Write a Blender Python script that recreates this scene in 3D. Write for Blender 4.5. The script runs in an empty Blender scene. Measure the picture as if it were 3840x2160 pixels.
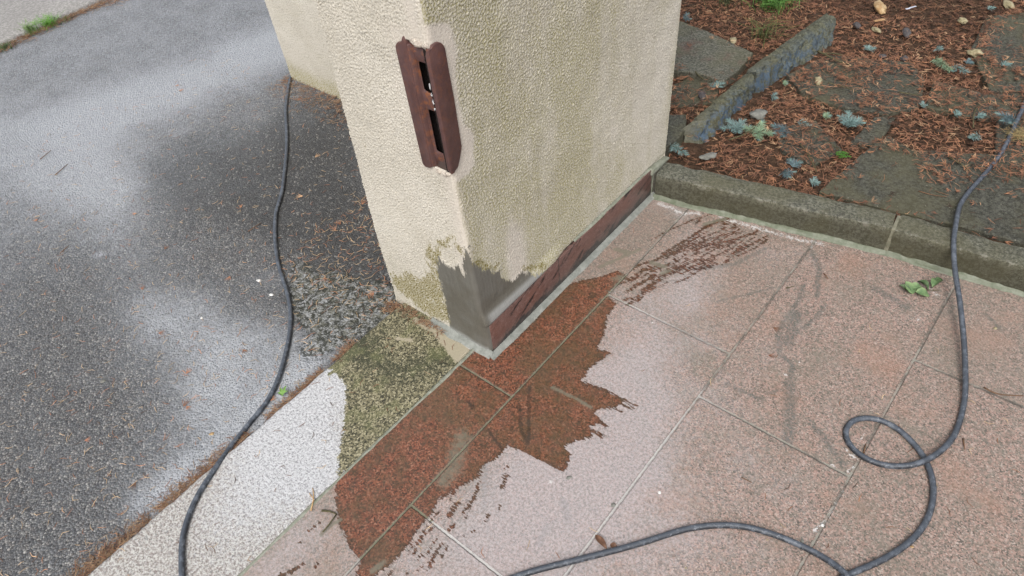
import bpy, math, random
import numpy as np
from mathutils import Vector, Euler
random.seed(7); RNG = np.random.default_rng(11)
scn = bpy.context.scene
C = scn.collection

# ---------------------------------------------------------------- camera
CAM_H = 1.5
F_PX = 2709.717
cam_d = bpy.data.cameras.new('camera')
cam_d.sensor_width = 36.0
cam_d.lens = 36.0 * F_PX / 3840.0
cam_d.clip_start = 0.02
cam_d.clip_end = 500
cam = bpy.data.objects.new('camera', cam_d)
cam.location = (0, 0, CAM_H)
cam.rotation_euler = (0.76717623, 0.09507269, 0.68543322)
C.objects.link(cam)
scn.camera = cam

# ---------------------------------------------------------------- light
SUN_EL, SUN_AZ = 54.0, 150.0          # azimuth: clockwise from +Y, where the light comes from
w = bpy.data.worlds.new('World'); scn.world = w; w.use_nodes = True
nt = w.node_tree
bg = nt.nodes['Background']
sky = nt.nodes.new('ShaderNodeTexSky'); sky.sky_type = 'NISHITA'; sky.sun_disc = False
sky.sun_elevation = math.radians(SUN_EL); sky.sun_rotation = math.radians(SUN_AZ)
sky.air_density = 1.0; sky.dust_density = 5.0; sky.ozone_density = 1.0
hs = nt.nodes.new('ShaderNodeHueSaturation'); hs.inputs['Saturation'].default_value = 0.38
nt.links.new(sky.outputs[0], hs.inputs['Color']); nt.links.new(hs.outputs[0], bg.inputs['Color'])
bg.inputs['Strength'].default_value = 0.13
sd = bpy.data.lights.new('sun', 'SUN'); sd.energy = 1.0; sd.angle = math.radians(22); sd.color = (1.0, 0.98, 0.95)
sun = bpy.data.objects.new('sun', sd); C.objects.link(sun)
_az, _el = math.radians(SUN_AZ), math.radians(SUN_EL)
_dir = Vector((math.sin(_az) * math.cos(_el), math.cos(_az) * math.cos(_el), math.sin(_el)))
sun.rotation_euler = _dir.to_track_quat('Z', 'Y').to_euler()
sun.location = (0, -3, 6)
scn.view_settings.view_transform = 'Standard'
scn.view_settings.look = 'None'
scn.view_settings.exposure = 0.55
scn.view_settings.gamma = 1.0

# ---------------------------------------------------------------- helpers
RM = np.array(Euler(cam.rotation_euler, 'XYZ').to_matrix())
def gp(x, y, z=0.0):
    "point on the horizontal plane z that the photograph shows at pixel (x, y)"
    d = RM @ np.array([(x - 1920) / F_PX, -(y - 1080) / F_PX, -1.0])
    return np.array([0, 0, CAM_H]) + d * ((z - CAM_H) / d[2])
def gpl(pts, z=0.0): return np.array([gp(x, y, z)[:2] for x, y in pts])
def on_y(x, y, Y):
    d = RM @ np.array([(x - 1920) / F_PX, -(y - 1080) / F_PX, -1.0]); P = np.array([0, 0, CAM_H]) + d * (Y / d[1]); return P[[0, 2]]
def on_x(x, y, X):
    d = RM @ np.array([(x - 1920) / F_PX, -(y - 1080) / F_PX, -1.0]); P = np.array([0, 0, CAM_H]) + d * (X / d[0]); return P[[1, 2]]

def seg_d(P, a, b):
    a = np.asarray(a, float); b = np.asarray(b, float); ab = b - a
    t = np.clip(((P - a) @ ab) / max(ab @ ab, 1e-12), 0, 1)
    return np.linalg.norm(P - a - t[:, None] * ab, axis=1)
def poly_d(P, pts):
    d = np.full(len(P), 9.0)
    for a, b in zip(pts[:-1], pts[1:]): d = np.minimum(d, seg_d(P, a, b))
    return d
def sd_poly(P, poly):
    poly = np.asarray(poly, float); n = len(poly); d = np.full(len(P), 9.0); ins = np.zeros(len(P), bool)
    for i in range(n):
        a, b = poly[i], poly[(i + 1) % n]
        d = np.minimum(d, seg_d(P, a, b))
        if a[1] != b[1]:
            c = ((a[1] > P[:, 1]) != (b[1] > P[:, 1])) & (P[:, 0] < (b[0] - a[0]) * (P[:, 1] - a[1]) / (b[1] - a[1]) + a[0])
            ins ^= c
    return np.where(ins, -d, d)
def smooth(x, a, b):
    t = np.clip((x - a) / (b - a), 0, 1); return t * t * (3 - 2 * t)
def gnoise(ny, nx, step, l0, seed, l1=None):
    "band noise on a grid, feature size l0 (m); normalised to unit std"
    r = np.random.default_rng(seed).standard_normal((ny, nx))
    fy = np.fft.fftfreq(ny, step)[:, None]; fx = np.fft.rfftfreq(nx, step)[None, :]
    k = np.hypot(fy, fx)
    H = np.exp(-(k * l0) ** 2 * 2.0)
    if l1: H = H - np.exp(-(k * l1) ** 2 * 2.0)
    o = np.fft.irfft2(np.fft.rfft2(r) * H, s=(ny, nx)); o -= o.mean(); return o / (o.std() + 1e-9)
_lat = np.random.default_rng(5).random((64, 64))
def vn(x, y, s, o=0.0):
    "smooth value noise 0..1 at any points"
    u = np.asarray(x) / s + o * 7.3 + 100; v = np.asarray(y) / s + o * 3.1 + 100
    iu = np.floor(u).astype(int); iv = np.floor(v).astype(int); fu = u - iu; fv = v - iv
    fu = fu * fu * (3 - 2 * fu); fv = fv * fv * (3 - 2 * fv)
    L = lambda a, b: _lat[a % 64, b % 64]
    return (L(iu, iv) * (1 - fu) + L(iu + 1, iv) * fu) * (1 - fv) + (L(iu, iv + 1) * (1 - fu) + L(iu + 1, iv + 1) * fu) * fv

def mesh_np(name, V, Fq, attrs=None, smooth_=True, cols=None):
    V = np.asarray(V, np.float32); me = bpy.data.meshes.new(name)
    if isinstance(Fq, np.ndarray):
        n, k = Fq.shape
        me.vertices.add(len(V)); me.vertices.foreach_set('co', V.ravel())
        me.loops.add(n * k); me.loops.foreach_set('vertex_index', Fq.astype(np.int32).ravel())
        me.polygons.add(n); me.polygons.foreach_set('loop_start', np.arange(0, n * k, k, dtype=np.int32))
        me.update(calc_edges=True)
    else:
        me.from_pydata([tuple(map(float, v)) for v in V], [], Fq); me.update()
    if smooth_: me.polygons.foreach_set('use_smooth', np.ones(len(me.polygons), bool))
    for k, a in (attrs or {}).items():
        at = me.attributes.new(k, 'FLOAT', 'POINT'); at.data.foreach_set('value', np.asarray(a, np.float32).ravel())
    if cols is not None:
        at = me.attributes.new('col', 'FLOAT_COLOR', 'POINT')
        c4 = np.ones((len(V), 4), np.float32); c4[:, :3] = cols; at.data.foreach_set('color', c4.ravel())
    me.validate(); return me
def link(name, me, mat, parent=None, loc=None):
    o = bpy.data.objects.new(name, me); C.objects.link(o)
    if mat and me is not None and not me.materials: me.materials.append(mat)
    if parent: o.parent = parent
    if loc is not None: o.location = loc
    return o
def tag(o, label, cat, group=None, kind=None):
    if label: o['label'] = label
    if cat: o['category'] = cat
    if group: o['group'] = group
    if kind: o['kind'] = kind
    return o
def empty(name, loc=(0, 0, 0), rz=0.0):
    o = bpy.data.objects.new(name, None); o.empty_display_size = 0.05; C.objects.link(o)
    o.location = loc; o.rotation_euler = (0, 0, rz); return o
def grid_faces(ny, nx):
    i = (np.arange(ny - 1)[:, None] * nx + np.arange(nx - 1)[None, :]).ravel()
    return np.stack([i, i + 1, i + nx + 1, i + nx], 1)
def axis(lo, hi, step, far_lo=None, far_hi=None):
    a = np.arange(lo, hi + step * .5, step)
    if far_lo is not None:
        d = step * 1.6; L = []; x = lo
        while x > far_lo: x -= d; d *= 1.6; L.append(max(x, far_lo))
        a = np.concatenate([L[::-1], a])
    if far_hi is not None:
        d = step * 1.6; L = []; x = a[-1]
        while x < far_hi: x += d; d *= 1.6; L.append(min(x, far_hi))
        a = np.concatenate([a, L])
    return a

# ---------------------------------------------------------------- node helper
class M:
    def __init__(s, name):
        s.m = bpy.data.materials.new(name); s.m.use_nodes = True; s.t = s.m.node_tree
        s.b = s.t.nodes['Principled BSDF']; s.co = s.t.nodes.new('ShaderNodeTexCoord').outputs['Object']
        s.bumps = []
    def _in(s, sock, v):
        if v is None: return
        if hasattr(v, 'is_output'): s.t.links.new(v, sock)
        elif isinstance(v, (tuple, list)):
            sock.default_value = tuple(v) + ((1.0,) if len(v) == 3 and sock.type == 'RGBA' else ())
        else: sock.default_value = v
    def math(s, op, a, b=None, c=None, clamp=False):
        n = s.t.nodes.new('ShaderNodeMath'); n.operation = op; n.use_clamp = clamp
        s._in(n.inputs[0], a); s._in(n.inputs[1], b)
        if c is not None: s._in(n.inputs[2], c)
        return n.outputs[0]
    def attr(s, name, col=False):
        n = s.t.nodes.new('ShaderNodeAttribute'); n.attribute_name = name; return n.outputs['Color' if col else 'Fac']
    def noise(s, scale, detail=3, rough=.55, co=None, dist=0, col=False):
        n = s.t.nodes.new('ShaderNodeTexNoise'); s._in(n.inputs['Vector'], co or s.co)
        n.inputs['Scale'].default_value = scale; n.inputs['Detail'].default_value = detail; n.inputs['Roughness'].default_value = rough
        n.inputs['Distortion'].default_value = dist; return n.outputs['Color' if col else 'Fac']
    def vor(s, scale, feature='F1', out='Distance', co=None, rnd=1.0):
        n = s.t.nodes.new('ShaderNodeTexVoronoi'); n.feature = feature; s._in(n.inputs['Vector'], co or s.co)
        n.inputs['Scale'].default_value = scale; n.inputs['Randomness'].default_value = rnd; return n.outputs[out]
    def map(s, scale=(1, 1, 1), rot=(0, 0, 0), co=None):
        n = s.t.nodes.new('ShaderNodeMapping'); s._in(n.inputs['Vector'], co or s.co)
        n.inputs['Scale'].default_value = scale; n.inputs['Rotation'].default_value = rot; return n.outputs[0]
    def ss(s, v, a, b, lo=0.0, hi=1.0):
        n = s.t.nodes.new('ShaderNodeMapRange'); n.interpolation_type = 'SMOOTHSTEP'; s._in(n.inputs[0], v)
        n.inputs[1].default_value = a; n.inputs[2].default_value = b; n.inputs[3].default_value = lo; n.inputs[4].default_value = hi
        return n.outputs[0]
    def mix(s, f, a, b, mode='MIX'):
        n = s.t.nodes.new('ShaderNodeMix'); n.data_type = 'RGBA'; n.blend_type = mode
        s._in(n.inputs[0], f); s._in(n.inputs[6], a); s._in(n.inputs[7], b); return n.outputs[2]
    def ramp(s, v, stops, const=False):
        n = s.t.nodes.new('ShaderNodeValToRGB'); s._in(n.inputs[0], v); r = n.color_ramp
        if const: r.interpolation = 'CONSTANT'
        while len(r.elements) < len(stops): r.elements.new(0.5)
        for e, (p, c) in zip(r.elements, stops): e.position = p; e.color = tuple(c) + (1,)
        return n.outputs[0]
    def sepx(s, v, i=0):
        n = s.t.nodes.new('ShaderNodeSeparateXYZ'); s._in(n.inputs[0], v); return n.outputs[i]
    def add(s, a, b): return s.math('ADD', a, b)
    def mul(s, a, b): return s.math('MULTIPLY', a, b)
    def mx(s, a, b): return s.math('MAXIMUM', a, b)
    def inv(s, a): return s.math('SUBTRACT', 1.0, a)
    def bump(s, h, dist, strength=1.0):
        n = s.t.nodes.new('ShaderNodeBump'); s._in(n.inputs['Height'], h)
        n.inputs['Distance'].default_value = dist; s._in(n.inputs['Strength'], strength)
        if s.bumps: s.t.links.new(s.bumps[-1], n.inputs['Normal'])
        s.bumps.append(n.outputs[0])
    def out(s, col, rough=.8, spec=.4, **kw):
        s._in(s.b.inputs['Base Color'], col); s._in(s.b.inputs['Roughness'], rough); s._in(s.b.inputs['Specular IOR Level'], spec)
        for k, v in kw.items(): s._in(s.b.inputs[k], v)
        if s.bumps: s.t.links.new(s.bumps[-1], s.b.inputs['Normal'])
        return s.m

# ================================================================ ASPHALT
def m_asphalt():
    m = M('asphalt')
    cell = m.sepx(m.vor(170, out='Color')); cell2 = m.sepx(m.vor(170, out='Color'), 1)
    d = m.vor(170); e = m.vor(170, 'DISTANCE_TO_EDGE')
    big = m.noise(2.2, 4); med = m.noise(28, 4)
    stone = m.ramp(cell, [(0, (.075, .078, .083)), (.45, (.155, .158, .163)), (.78, (.225, .224, .218)), (.94, (.30, .295, .28)), (1, (.40, .39, .37))])
    stone = m.mix(m.ss(cell2, .7, 1, 0, .35), stone, (.17, .13, .10))
    gap = m.ss(e, .0, .14)
    col = m.mix(gap, (.020, .020, .021), stone)
    col = m.mix(m.ss(med, .35, .75, 0, .45), col, (.06, .06, .062))
    dark = m.attr('dark')
    col = m.mix(m.ss(m.add(dark, m.mul(m.add(big, -.5), .5)), .2, 1.0, 0, .68), col, m.mix(m.ss(cell, .88, 1.0), (.030, .030, .029), (.17, .165, .15)))
    # cement dust, settled deepest between the stones; far-left film includes painted sky sheen
    dust = m.attr('dust')
    dn = m.add(dust, m.add(m.mul(m.add(m.noise(7, 6, .7), -.5), .45), m.mul(m.add(m.noise(70, 5, .8), -.5), .9)))
    film = m.ss(dn, -.1, 1.0, 0, .54)
    col = m.mix(film, col, (.29, .312, .34))
    g2 = m.mul(m.ss(e, .30, .02), m.ss(dn, .35, 1.0, 0, .75))
    col = m.mix(g2, col, (.46, .48, .51))
    # crust of lime and black lichen next to the pillar
    cr = m.attr('crust')
    cn = m.add(cr, m.mul(m.add(m.noise(30, 6, .75, dist=.5), -.5), 2.0))
    col = m.mix(m.ss(cn, .45, .8, 0, .75), col, m.mix(m.ss(m.noise(60, 5, .75), .42, .58), (.34, .35, .35), (.13, .13, .10)))
    blk = m.mul(m.ss(m.noise(62, 6, .8, dist=.6), .475, .53), m.ss(cr, .15, .6))
    col = m.mix(m.mul(blk, .88), col, (.022, .024, .018))
    m.bump(m.inv(d), .0045, .9)
    m.bump(m.noise(420, 3), .0015, .5)
    return m.out(col, m.ss(dn, 0, 1, .72, .88), .3)
ax = axis(-4.7, -0.9, .016, -30, 20); ay = axis(-.55, 2.6, .016, -30, 30)
X, Y = np.meshgrid(ax, ay); P = np.stack([X.ravel(), Y.ravel()], 1)
AZ = -.018
z = AZ + .004 * (vn(P[:, 0], P[:, 1], .35) - .5) + .0015 * (vn(P[:, 0], P[:, 1], .06) - .5)
z[(np.abs(P[:, 0]) > 12) | (np.abs(P[:, 1]) > 12)] = AZ
def A(*pts): return gpl(pts, AZ)
def glow(pts, r): return np.exp(-(poly_d(P, A(*pts)) / r) ** 2) if len(pts) > 1 else np.exp(-(np.linalg.norm(P - A(*pts)[0], axis=1) / r) ** 2)
dust = .12 + .46 * smooth(-P[:, 0], 1.9, 3.0)  # rise to the far left paints glancing sky sheen into the dust film
for pts, r, k in [(((1060, 150), (960, 190)), .14, .50), (((1060, 190), (900, 230), (640, 330), (460, 390)), .20, .24),
                  (((640, 330), (300, 440), (-60, 500)), .20, .22), (((280, 480), (440, 800), (560, 1150)), .15, .27), (((60, 620), (380, 740)), .14, .16),
                  (((540, 1180), (600, 1420)), .13, .10), (((700, 1200), (900, 1450), (1080, 1330)), .15, .40), (((880, 1300), (760, 1560), (620, 1760)), .14, .34),
                  (((1050, 1470), (800, 1700), (560, 1890)), .06, .42), (((372, 955),), .016, .45),
                  (((1230, 1290), (1120, 1400)), .05, .45), (((1000, 1050), (1180, 1060)), .05, .2)]:
    dust += k * glow(pts, r)
dark = np.zeros(len(P))
for pts, r, k in [(((780, 560), (960, 640), (1150, 560), (1180, 420)), .19, .95), (((1000, 800), (1280, 900), (1400, 1020)), .17, .75), (((560, 640), (700, 800)), .13, .5),
                  (((1120, 500), (1300, 700), (1400, 1000)), .2, .7), (((80, 1650), (240, 1300), (160, 1050)), .20, .35)]:
    dark += k * glow(pts, r)
dust *= np.clip(1 - .55 * glow(((1150, 560), (1280, 900)), .14), 0, 1)
crust = 1.0 * np.clip(1.35 * glow(((1210, 1090), (1330, 1150), (1400, 1130)), .085) + .9 * glow(((1180, 1300), (1300, 1230)), .05) + .7 * glow(((1120, 1000), (1160, 1200)), .04) + .9 * glow(((1270, 1230), (1420, 1150)), .05), 0, 1)
me = mesh_np('asphalt_driveway', np.column_stack([P, z]), grid_faces(len(ay), len(ax)), dict(dust=dust, dark=np.clip(dark, 0, 1), crust=crust))
tag(link('asphalt_driveway', me, m_asphalt()), 'grey asphalt driveway dusted with cement left of the pillar', 'driveway', kind='structure')

# ================================================================ PAVEMENT (top left)
def m_concrete(name, base=(.42, .41, .38), spec=.3, stones=True):
    m = M(name)
    cell = m.sepx(m.vor(190, out='Color')); d = m.vor(190)
    n = m.noise(75, 6, .85); big = m.noise(4, 4)
    col = m.mix(m.ss(n, .44, .56), tuple(c * .72 for c in base), tuple(min(c * 1.2, .8) for c in base))
    col = m.mix(m.mul(m.ss(cell, .86, .98), m.ss(d, .5, .3)), col, (.16, .155, .15))
    col = m.mix(m.ss(big, .3, .7, 0, .35), col, tuple(c * .65 for c in base))
    m.bump(m.inv(d), .002, .5); m.bump(m.noise(260, 3), .0015, .6)
    return m.out(col, .85, spec)
EX = -4.236
ys = np.arange(-3, 9, .03); rows = []
top = AZ + .028
e1 = EX + .006 * (vn(ys, ys * 0, .12) - .5)
Vv = []; 
for yy, ee in zip(ys, e1):
    Vv += [(-14, yy, top), (-7, yy, top), (ee - .25, yy, top), (ee - .006, yy, top + .001), (ee, yy, top - .006), (ee + .001, yy, AZ - .03)]
me = mesh_np('pavement', Vv, grid_faces(len(ys), 6), smooth_=False)
tag(link('pavement', me, m_concrete('pavement_concrete', (.31, .30, .285))), 'pale concrete pavement in the far left corner', 'pavement', kind='structure')

# ================================================================ TERRACE
def m_granite_tile():
    m = M('granite_tiles')
    jd = m.attr('jd'); wet = m.attr('wet'); sl = m.attr('slurry'); dust = m.attr('dust'); vein = m.attr('vein'); wh = m.attr('white')
    warp = m.noise(60, 4, .6)
    wn = m.noise(110, 4, .65)
    # mineral grains
    c1 = m.sepx(m.vor(330, out='Color')); c2 = m.sepx(m.vor(210, out='Color'), 1); cl = m.noise(13, 5, .6, dist=.6); fine = m.noise(150, 6, .85)
    dry = m.ramp(c1, [(0, (.062, .056, .050)), (.22, (.150, .122, .10)), (.5, (.305, .198, .163)), (.8, (.38, .255, .213)), (1, (.45, .37, .325))])
    dry = m.mix(m.ss(c2, .5, .9, 0, .5), dry, (.20, .185, .15)); dry = m.mix(m.ss(m.noise(95, 6, .85), .50, .60, 0, .6), dry, (.115, .11, .095)); dry = m.mix(m.ss(m.noise(70, 6, .85, dist=.4), .53, .62, 0, .5), dry, (.37, .285, .255))
    dry = m.mix(m.ss(cl, .47, .75, 0, .38), dry, m.mix(fine, (.10, .105, .085), (.26, .245, .205)))
    dry = m.mix(m.ss(m.noise(5, 4, .6), .5, .72, 0, .40), dry, (.34, .19, .13))
    gcl = m.noise(3.2, 4, .65, dist=.4)
    dry = m.mix(m.mul(m.ss(gcl, .5, .7), m.ss(fine, .4, .6, .1, .55)), dry, (.125, .13, .095))
    dry = m.mix(m.mul(m.ss(m.add(vein, m.mul(m.add(m.noise(38, 6, .8), -.5), 1.6)), .35, .95), m.ss(fine, .40, .58, .1, .85)), dry, (.075, .085, .078))
    wetc = m.ramp(c1, [(0, (.040, .024, .017)), (.2, (.085, .037, .024)), (.55, (.19, .070, .040)), (.85, (.25, .098, .056)), (1, (.31, .16, .105))])
    wetc = m.mix(m.ss(m.noise(42, 6, .85, dist=.5), .50, .60, 0, .75), wetc, (.050, .038, .024))
    wetc = m.mix(m.ss(m.noise(7.0, 6, .75), .43, .60, 0, .62), wetc, m.mix(m.ss(fine, .42, .56), (.045, .034, .020), (.13, .085, .045)))
    wetc = m.mix(m.mul(m.ss(m.add(vein, m.mul(m.add(m.noise(60, 6, .85), -.5), 1.8)), .5, .9), .65), wetc, (.02, .017, .015))
    tn = m.attr('tone'); dry = m.mix(m.mul(tn, .42), dry, m.mix(fine, (.13, .125, .10), (.27, .24, .20))); wetc = m.mix(m.mul(m.inv(tn), .22), wetc, (.07, .045, .028))
    # cement dust on the dry tiles
    dn = m.add(dust, m.add(m.mul(m.add(m.noise(11, 5, .7), -.5), .6), m.mul(m.add(m.noise(75, 6, .85), -.5), 1.5)))
    dry = m.mix(m.ss(dn, .10, 1.1, 0, .66), dry, m.mix(m.ss(fine, .42, .56), (.27, .25, .255), (.47, .43, .435)))
    dw = m.mul(m.ss(m.add(wh, m.mul(m.add(m.noise(80, 6, .9), -.5), 4.0)), .62, .85), m.ss(wh, .08, .3, 0, .8))
    dry = m.mix(dw, dry, (.60, .59, .58))
    # wet edge, frayed by the brush
    st = m.noise(1, 4, .6, co=m.map((38, 210, 1), (0, 0, math.radians(-28))))
    edge = m.add(wet, m.add(m.mul(m.add(st, -.5), .030), m.mul(m.add(wn, -.5), .012)))
    W = m.ss(edge, .0012, -.0012)
    col = m.mix(W, dry, wetc)
    wetc = m.mix(m.mul(m.ss(edge, -.0075, -.0015), .6), wetc, (.045, .028, .018)); col = m.mix(W, dry, wetc)
    sn = m.ss(m.add(sl, m.mul(m.add(m.noise(60, 6, .8), -.5), 1.2)), .25, .75)
    slc = m.mix(fine, (.13, .125, .09), (.20, .19, .145))
    col = m.mix(m.mul(sn, .72), col, slc)
    # joints
    jn = m.add(jd, m.mul(m.add(m.noise(90, 3), -.5), .0035))
    J = m.mul(m.ss(jn, .0032, .0018), m.ss(m.noise(16, 5, .8), .30, .50, .35, 1.0))
    jc = m.mix(m.ss(m.noise(14, 4), .42, .58), (.25, .24, .205), (.11, .10, .085))
    jc = m.mix(m.ss(dust, .3, .7, 0, .8), jc, (.50, .49, .47))
    jc = m.mix(W, jc, (.145, .145, .095))
    col = m.mix(J, col, jc)
    jb = m.mul(m.ss(jn, .0055, .0040), m.ss(jn, .0026, .0042))
    col = m.mix(m.mul(jb, .35), col, (.06, .055, .045))
    rough = m.mix(W, (.62, .62, .62), m.mix(m.ss(m.noise(35, 3), .4, .6), (.20, .20, .20), (.42, .42, .42)))
    rough = m.mix(sn, rough, (.35, .35, .35)); rough = m.mix(J, rough, (.75, .75, .75))
    m.bump(m.ss(jn, .0015, .0045), .0022, 1.0)
    m.bump(m.noise(300, 3, .6), .0012, m.mix(W, (.55, .55, .55), (.16, .16, .16)))
    m.bump(m.noise(7, 3), .004, .35)
    return m.out(col, rough, m.mix(W, (.35, .35, .35), (.62, .62, .62)))
tx = axis(-.972, .44, .0045, None, 7.0); ty = axis(-.06, 1.80, .0045, -7.0, None)
X, Y = np.meshgrid(tx, ty); P = np.stack([X.ravel(), Y.ravel()], 1)
# kerb line that bounds the terrace towards the garden
K0 = gp(2450, 738)[:2]; K1 = np.array([-.2348, 1.7400]); K2 = gp(3840, 1105)[:2]; K2e = K1 + (K2 - K1) * 22
def kerb_y(x): return np.where(x < K1[0], K0[1] + (x - K0[0]) * (K1[1] - K0[1]) / (K1[0] - K0[0]), K1[1] + (x - K1[0]) * (K2[1] - K1[1]) / (K2[0] - K1[0]))
jd = np.full(len(P), 9.0)
xj = [-.7885, -.4125, -.0424, .3280, .70, 1.07, 1.44, 1.81]
for x in xj: jd = np.minimum(jd, np.abs(P[:, 0] - x))
yj3 = gp(3500, 1380)[1]
cj = [[.738, -.06, -.855, -1.65], [.372, 1.167, -.423, -1.218], [1.007, .212, -.583], [yj3, yj3 - .795, yj3 - 1.59], [1.1, .3, -.5]]
tone = np.zeros(len(P)); edges = [-2] + xj; rt = np.random.default_rng(8)
for i in range(len(edges)):
    lo = edges[i]; hi = edges[i + 1] if i + 1 < len(edges) else 99
    ys_ = sorted(cj[min(i, 4)]); bx_ = (P[:, 0] > lo) & (P[:, 0] <= hi)
    for a_, b_ in zip([-99] + ys_, ys_ + [99]): tone[bx_ & (P[:, 1] > a_) & (P[:, 1] <= b_)] = rt.random()
    for yv in cj[min(i, 4)]:
        jd = np.minimum(jd, np.where((P[:, 0] > lo) & (P[:, 0] < hi), np.abs(P[:, 1] - yv), 9.0))
T = lambda *pts: gpl(pts, 0.0)
wetp = T((1870, 1310), (1930, 1275), (2010, 1195), (2095, 1078), (2180, 1050), (2249, 1038), (2318, 1013), (2348, 1038), (2300, 1080), (2279, 1108), (2313, 1140), (2290, 1165), (2279, 1187), (2264, 1257), (2239, 1311),
         (2294, 1322), (2254, 1351), (2209, 1381), (2182, 1430), (2239, 1450), (2300, 1478), (2345, 1502), (2304, 1529), (2250, 1535), (2224, 1549), (2259, 1580), (2216, 1600), (2219, 1639),
         (2160, 1655), (2115, 1674), (2140, 1703), (2125, 1758), (2110, 1770), (2020, 1723), (1906, 1669), (1866, 1718), (1812, 1748), (1782, 1798), (1712, 1833), (1648, 1867), (1618, 1932), (1573, 1977),
         (1533, 2041), (1484, 2101), (1440, 2136), (1380, 2180), (1330, 2160), (1355, 2101), (1310, 2055), (1290, 1996), (1272, 1977), (1262, 1912), (1257, 1837), (1262, 1790), (1500, 1575), (1735, 1335), (1800, 1315))
wet = sd_poly(P, wetp)
def cr(ox, oy, s, pts): return [(ox + s * x, oy + s * y) for x, y in pts]
ST = []
for wd, pts in [(9, [(100, 520), (350, 370), (450, 300)]), (13, [(440, 310), (560, 255), (640, 235)]), (6, [(0, 590), (130, 520), (350, 450), (520, 390), (670, 350)]), (5, [(130, 520), (250, 470)]),
                (8, [(190, 520), (330, 480), (460, 400)]), (8, [(330, 500), (470, 450), (620, 420), (775, 370)]), (7, [(0, 780), (100, 690), (250, 610), (350, 570)]), (5, [(100, 690), (210, 660), (430, 590), (560, 510), (700, 460)]),
                (6, [(190, 750), (290, 710), (400, 640), (510, 590)]), (6, [(560, 600), (650, 530), (800, 440), (915, 380)]), (5, [(330, 620), (450, 560), (560, 510)]), (5, [(430, 640), (520, 600)]), (5, [(560, 600), (620, 570), (720, 520), (830, 470), (918, 405)]),
                (9, [(640, 525), (690, 480), (750, 450)]), (8, [(800, 370), (835, 340)]), (6, [(640, 330), (685, 308)]), (4, [(0, 420), (120, 350), (300, 270), (480, 210)]), (6, [(360, 280), (390, 255)]), (5, [(270, 560), (420, 500)]), (6, [(500, 470), (640, 440)]),
                (5, [(560, 300), (620, 285)]), (5, [(400, 400), (520, 350), (590, 310)]), (7, [(-60, 700), (0, 660), (60, 640)]), (8, [(-120, 620), (-60, 600), (-20, 590)]), (5, [(280, 440), (390, 380)]), (6, [(600, 550), (660, 500)])]:
    ST.append((wd * .00048 * 1.05, T(*cr(2440, 700, .481, pts))))
for wd, pts in [(5, [(2239, 1450), (2310, 1485), (2385, 1522)]), (4, [(2250, 1480), (2340, 1520), (2372, 1532)]), (5, [(2230, 1560), (2275, 1600)]), (5, [(2190, 1600), (2262, 1640)]), (4, [(2210, 1500), (2330, 1545)])]:
    ST.append((wd * .0006, T(*pts)))
for wd, pts in [(7, [(1000, 720), (1040, 690)]), (9, [(1040, 740), (1000, 860), (920, 970)]), (6, [(990, 880), (945, 1005)]), (9, [(870, 740), (830, 860)]), (14, [(870, 900), (820, 990)]), (10, [(1240, 680), (1215, 780)]), (6, [(1230, 640), (1255, 625)]), (6, [(1270, 690), (1210, 700)]),
                (6, [(1200, 920), (1190, 945)]), (7, [(1110, 990), (1095, 1030)]), (6, [(980, 1120), (1010, 1115)]), (6, [(920, 1130), (930, 1135)]), (8, [(730, 970), (690, 1020)]), (6, [(680, 1020), (560, 1230), (550, 1290)]), (6, [(720, 1160), (640, 1300)]),
                (11, [(760, 1200), (700, 1290), (660, 1390)]), (6, [(800, 1220), (760, 1310)]), (5, [(610, 1290), (580, 1335)]), (5, [(640, 1340), (590, 1400)]), (11, [(850, 1060), (815, 1100)]), (6, [(540, 1200), (510, 1280)]), (9, [(500, 1420), (480, 1449)]), (9, [(380, 1410), (370, 1440)]),
                (9, [(800, 830), (740, 870)]), (7, [(690, 1080), (640, 1130)]), (6, [(1050, 640), (1060, 690)]), (7, [(600, 1180), (560, 1220)])]:
    ST.append((wd * .00035, T(*cr(1280, 1440, .4969, pts))))
for wd, pts in [(7, [(2420, 1040), (2330, 1110)]), (10, [(2280, 1360), (2220, 1400), (2110, 1449)]), (6, [(2400, 1350), (2380, 1380)]), (6, [(2270, 1190), (2260, 1195)])]:
    ST.append((wd * .00035, T(*cr(0, 1440, .4969, pts))))
r9 = np.random.default_rng(3)
for i in range(135):
    t_, u_ = r9.random() * 1.35 - .35, r9.random(); a_ = np.array((-60 + 660 * t_, 600 - 350 * t_)); b_ = np.array((100 + 760 * t_, 790 - 370 * t_)); q_ = a_ + (b_ - a_) * u_
    L_ = 30 + 110 * r9.random() ** 1.5; an_ = -.50 + r9.normal() * .07; d_ = np.array((math.cos(an_), math.sin(an_))) * L_ * .5
    ST.append(((3 + 5 * r9.random() * (1.2 - abs(t_))) * .0005, T(*cr(2440, 700, .481, [tuple(q_ - d_), tuple(q_ + d_)]))))
for hw, pl in ST: wet = np.minimum(wet, poly_d(P, pl) - hw * (.6 + .9 * vn(P[:, 0], P[:, 1], .013)))
g = lambda pts, r: (np.exp(-(poly_d(P, T(*pts)) / r) ** 2) if len(pts) > 1 else np.exp(-(np.linalg.norm(P - T(*pts)[0], axis=1) / r) ** 2))
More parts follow.
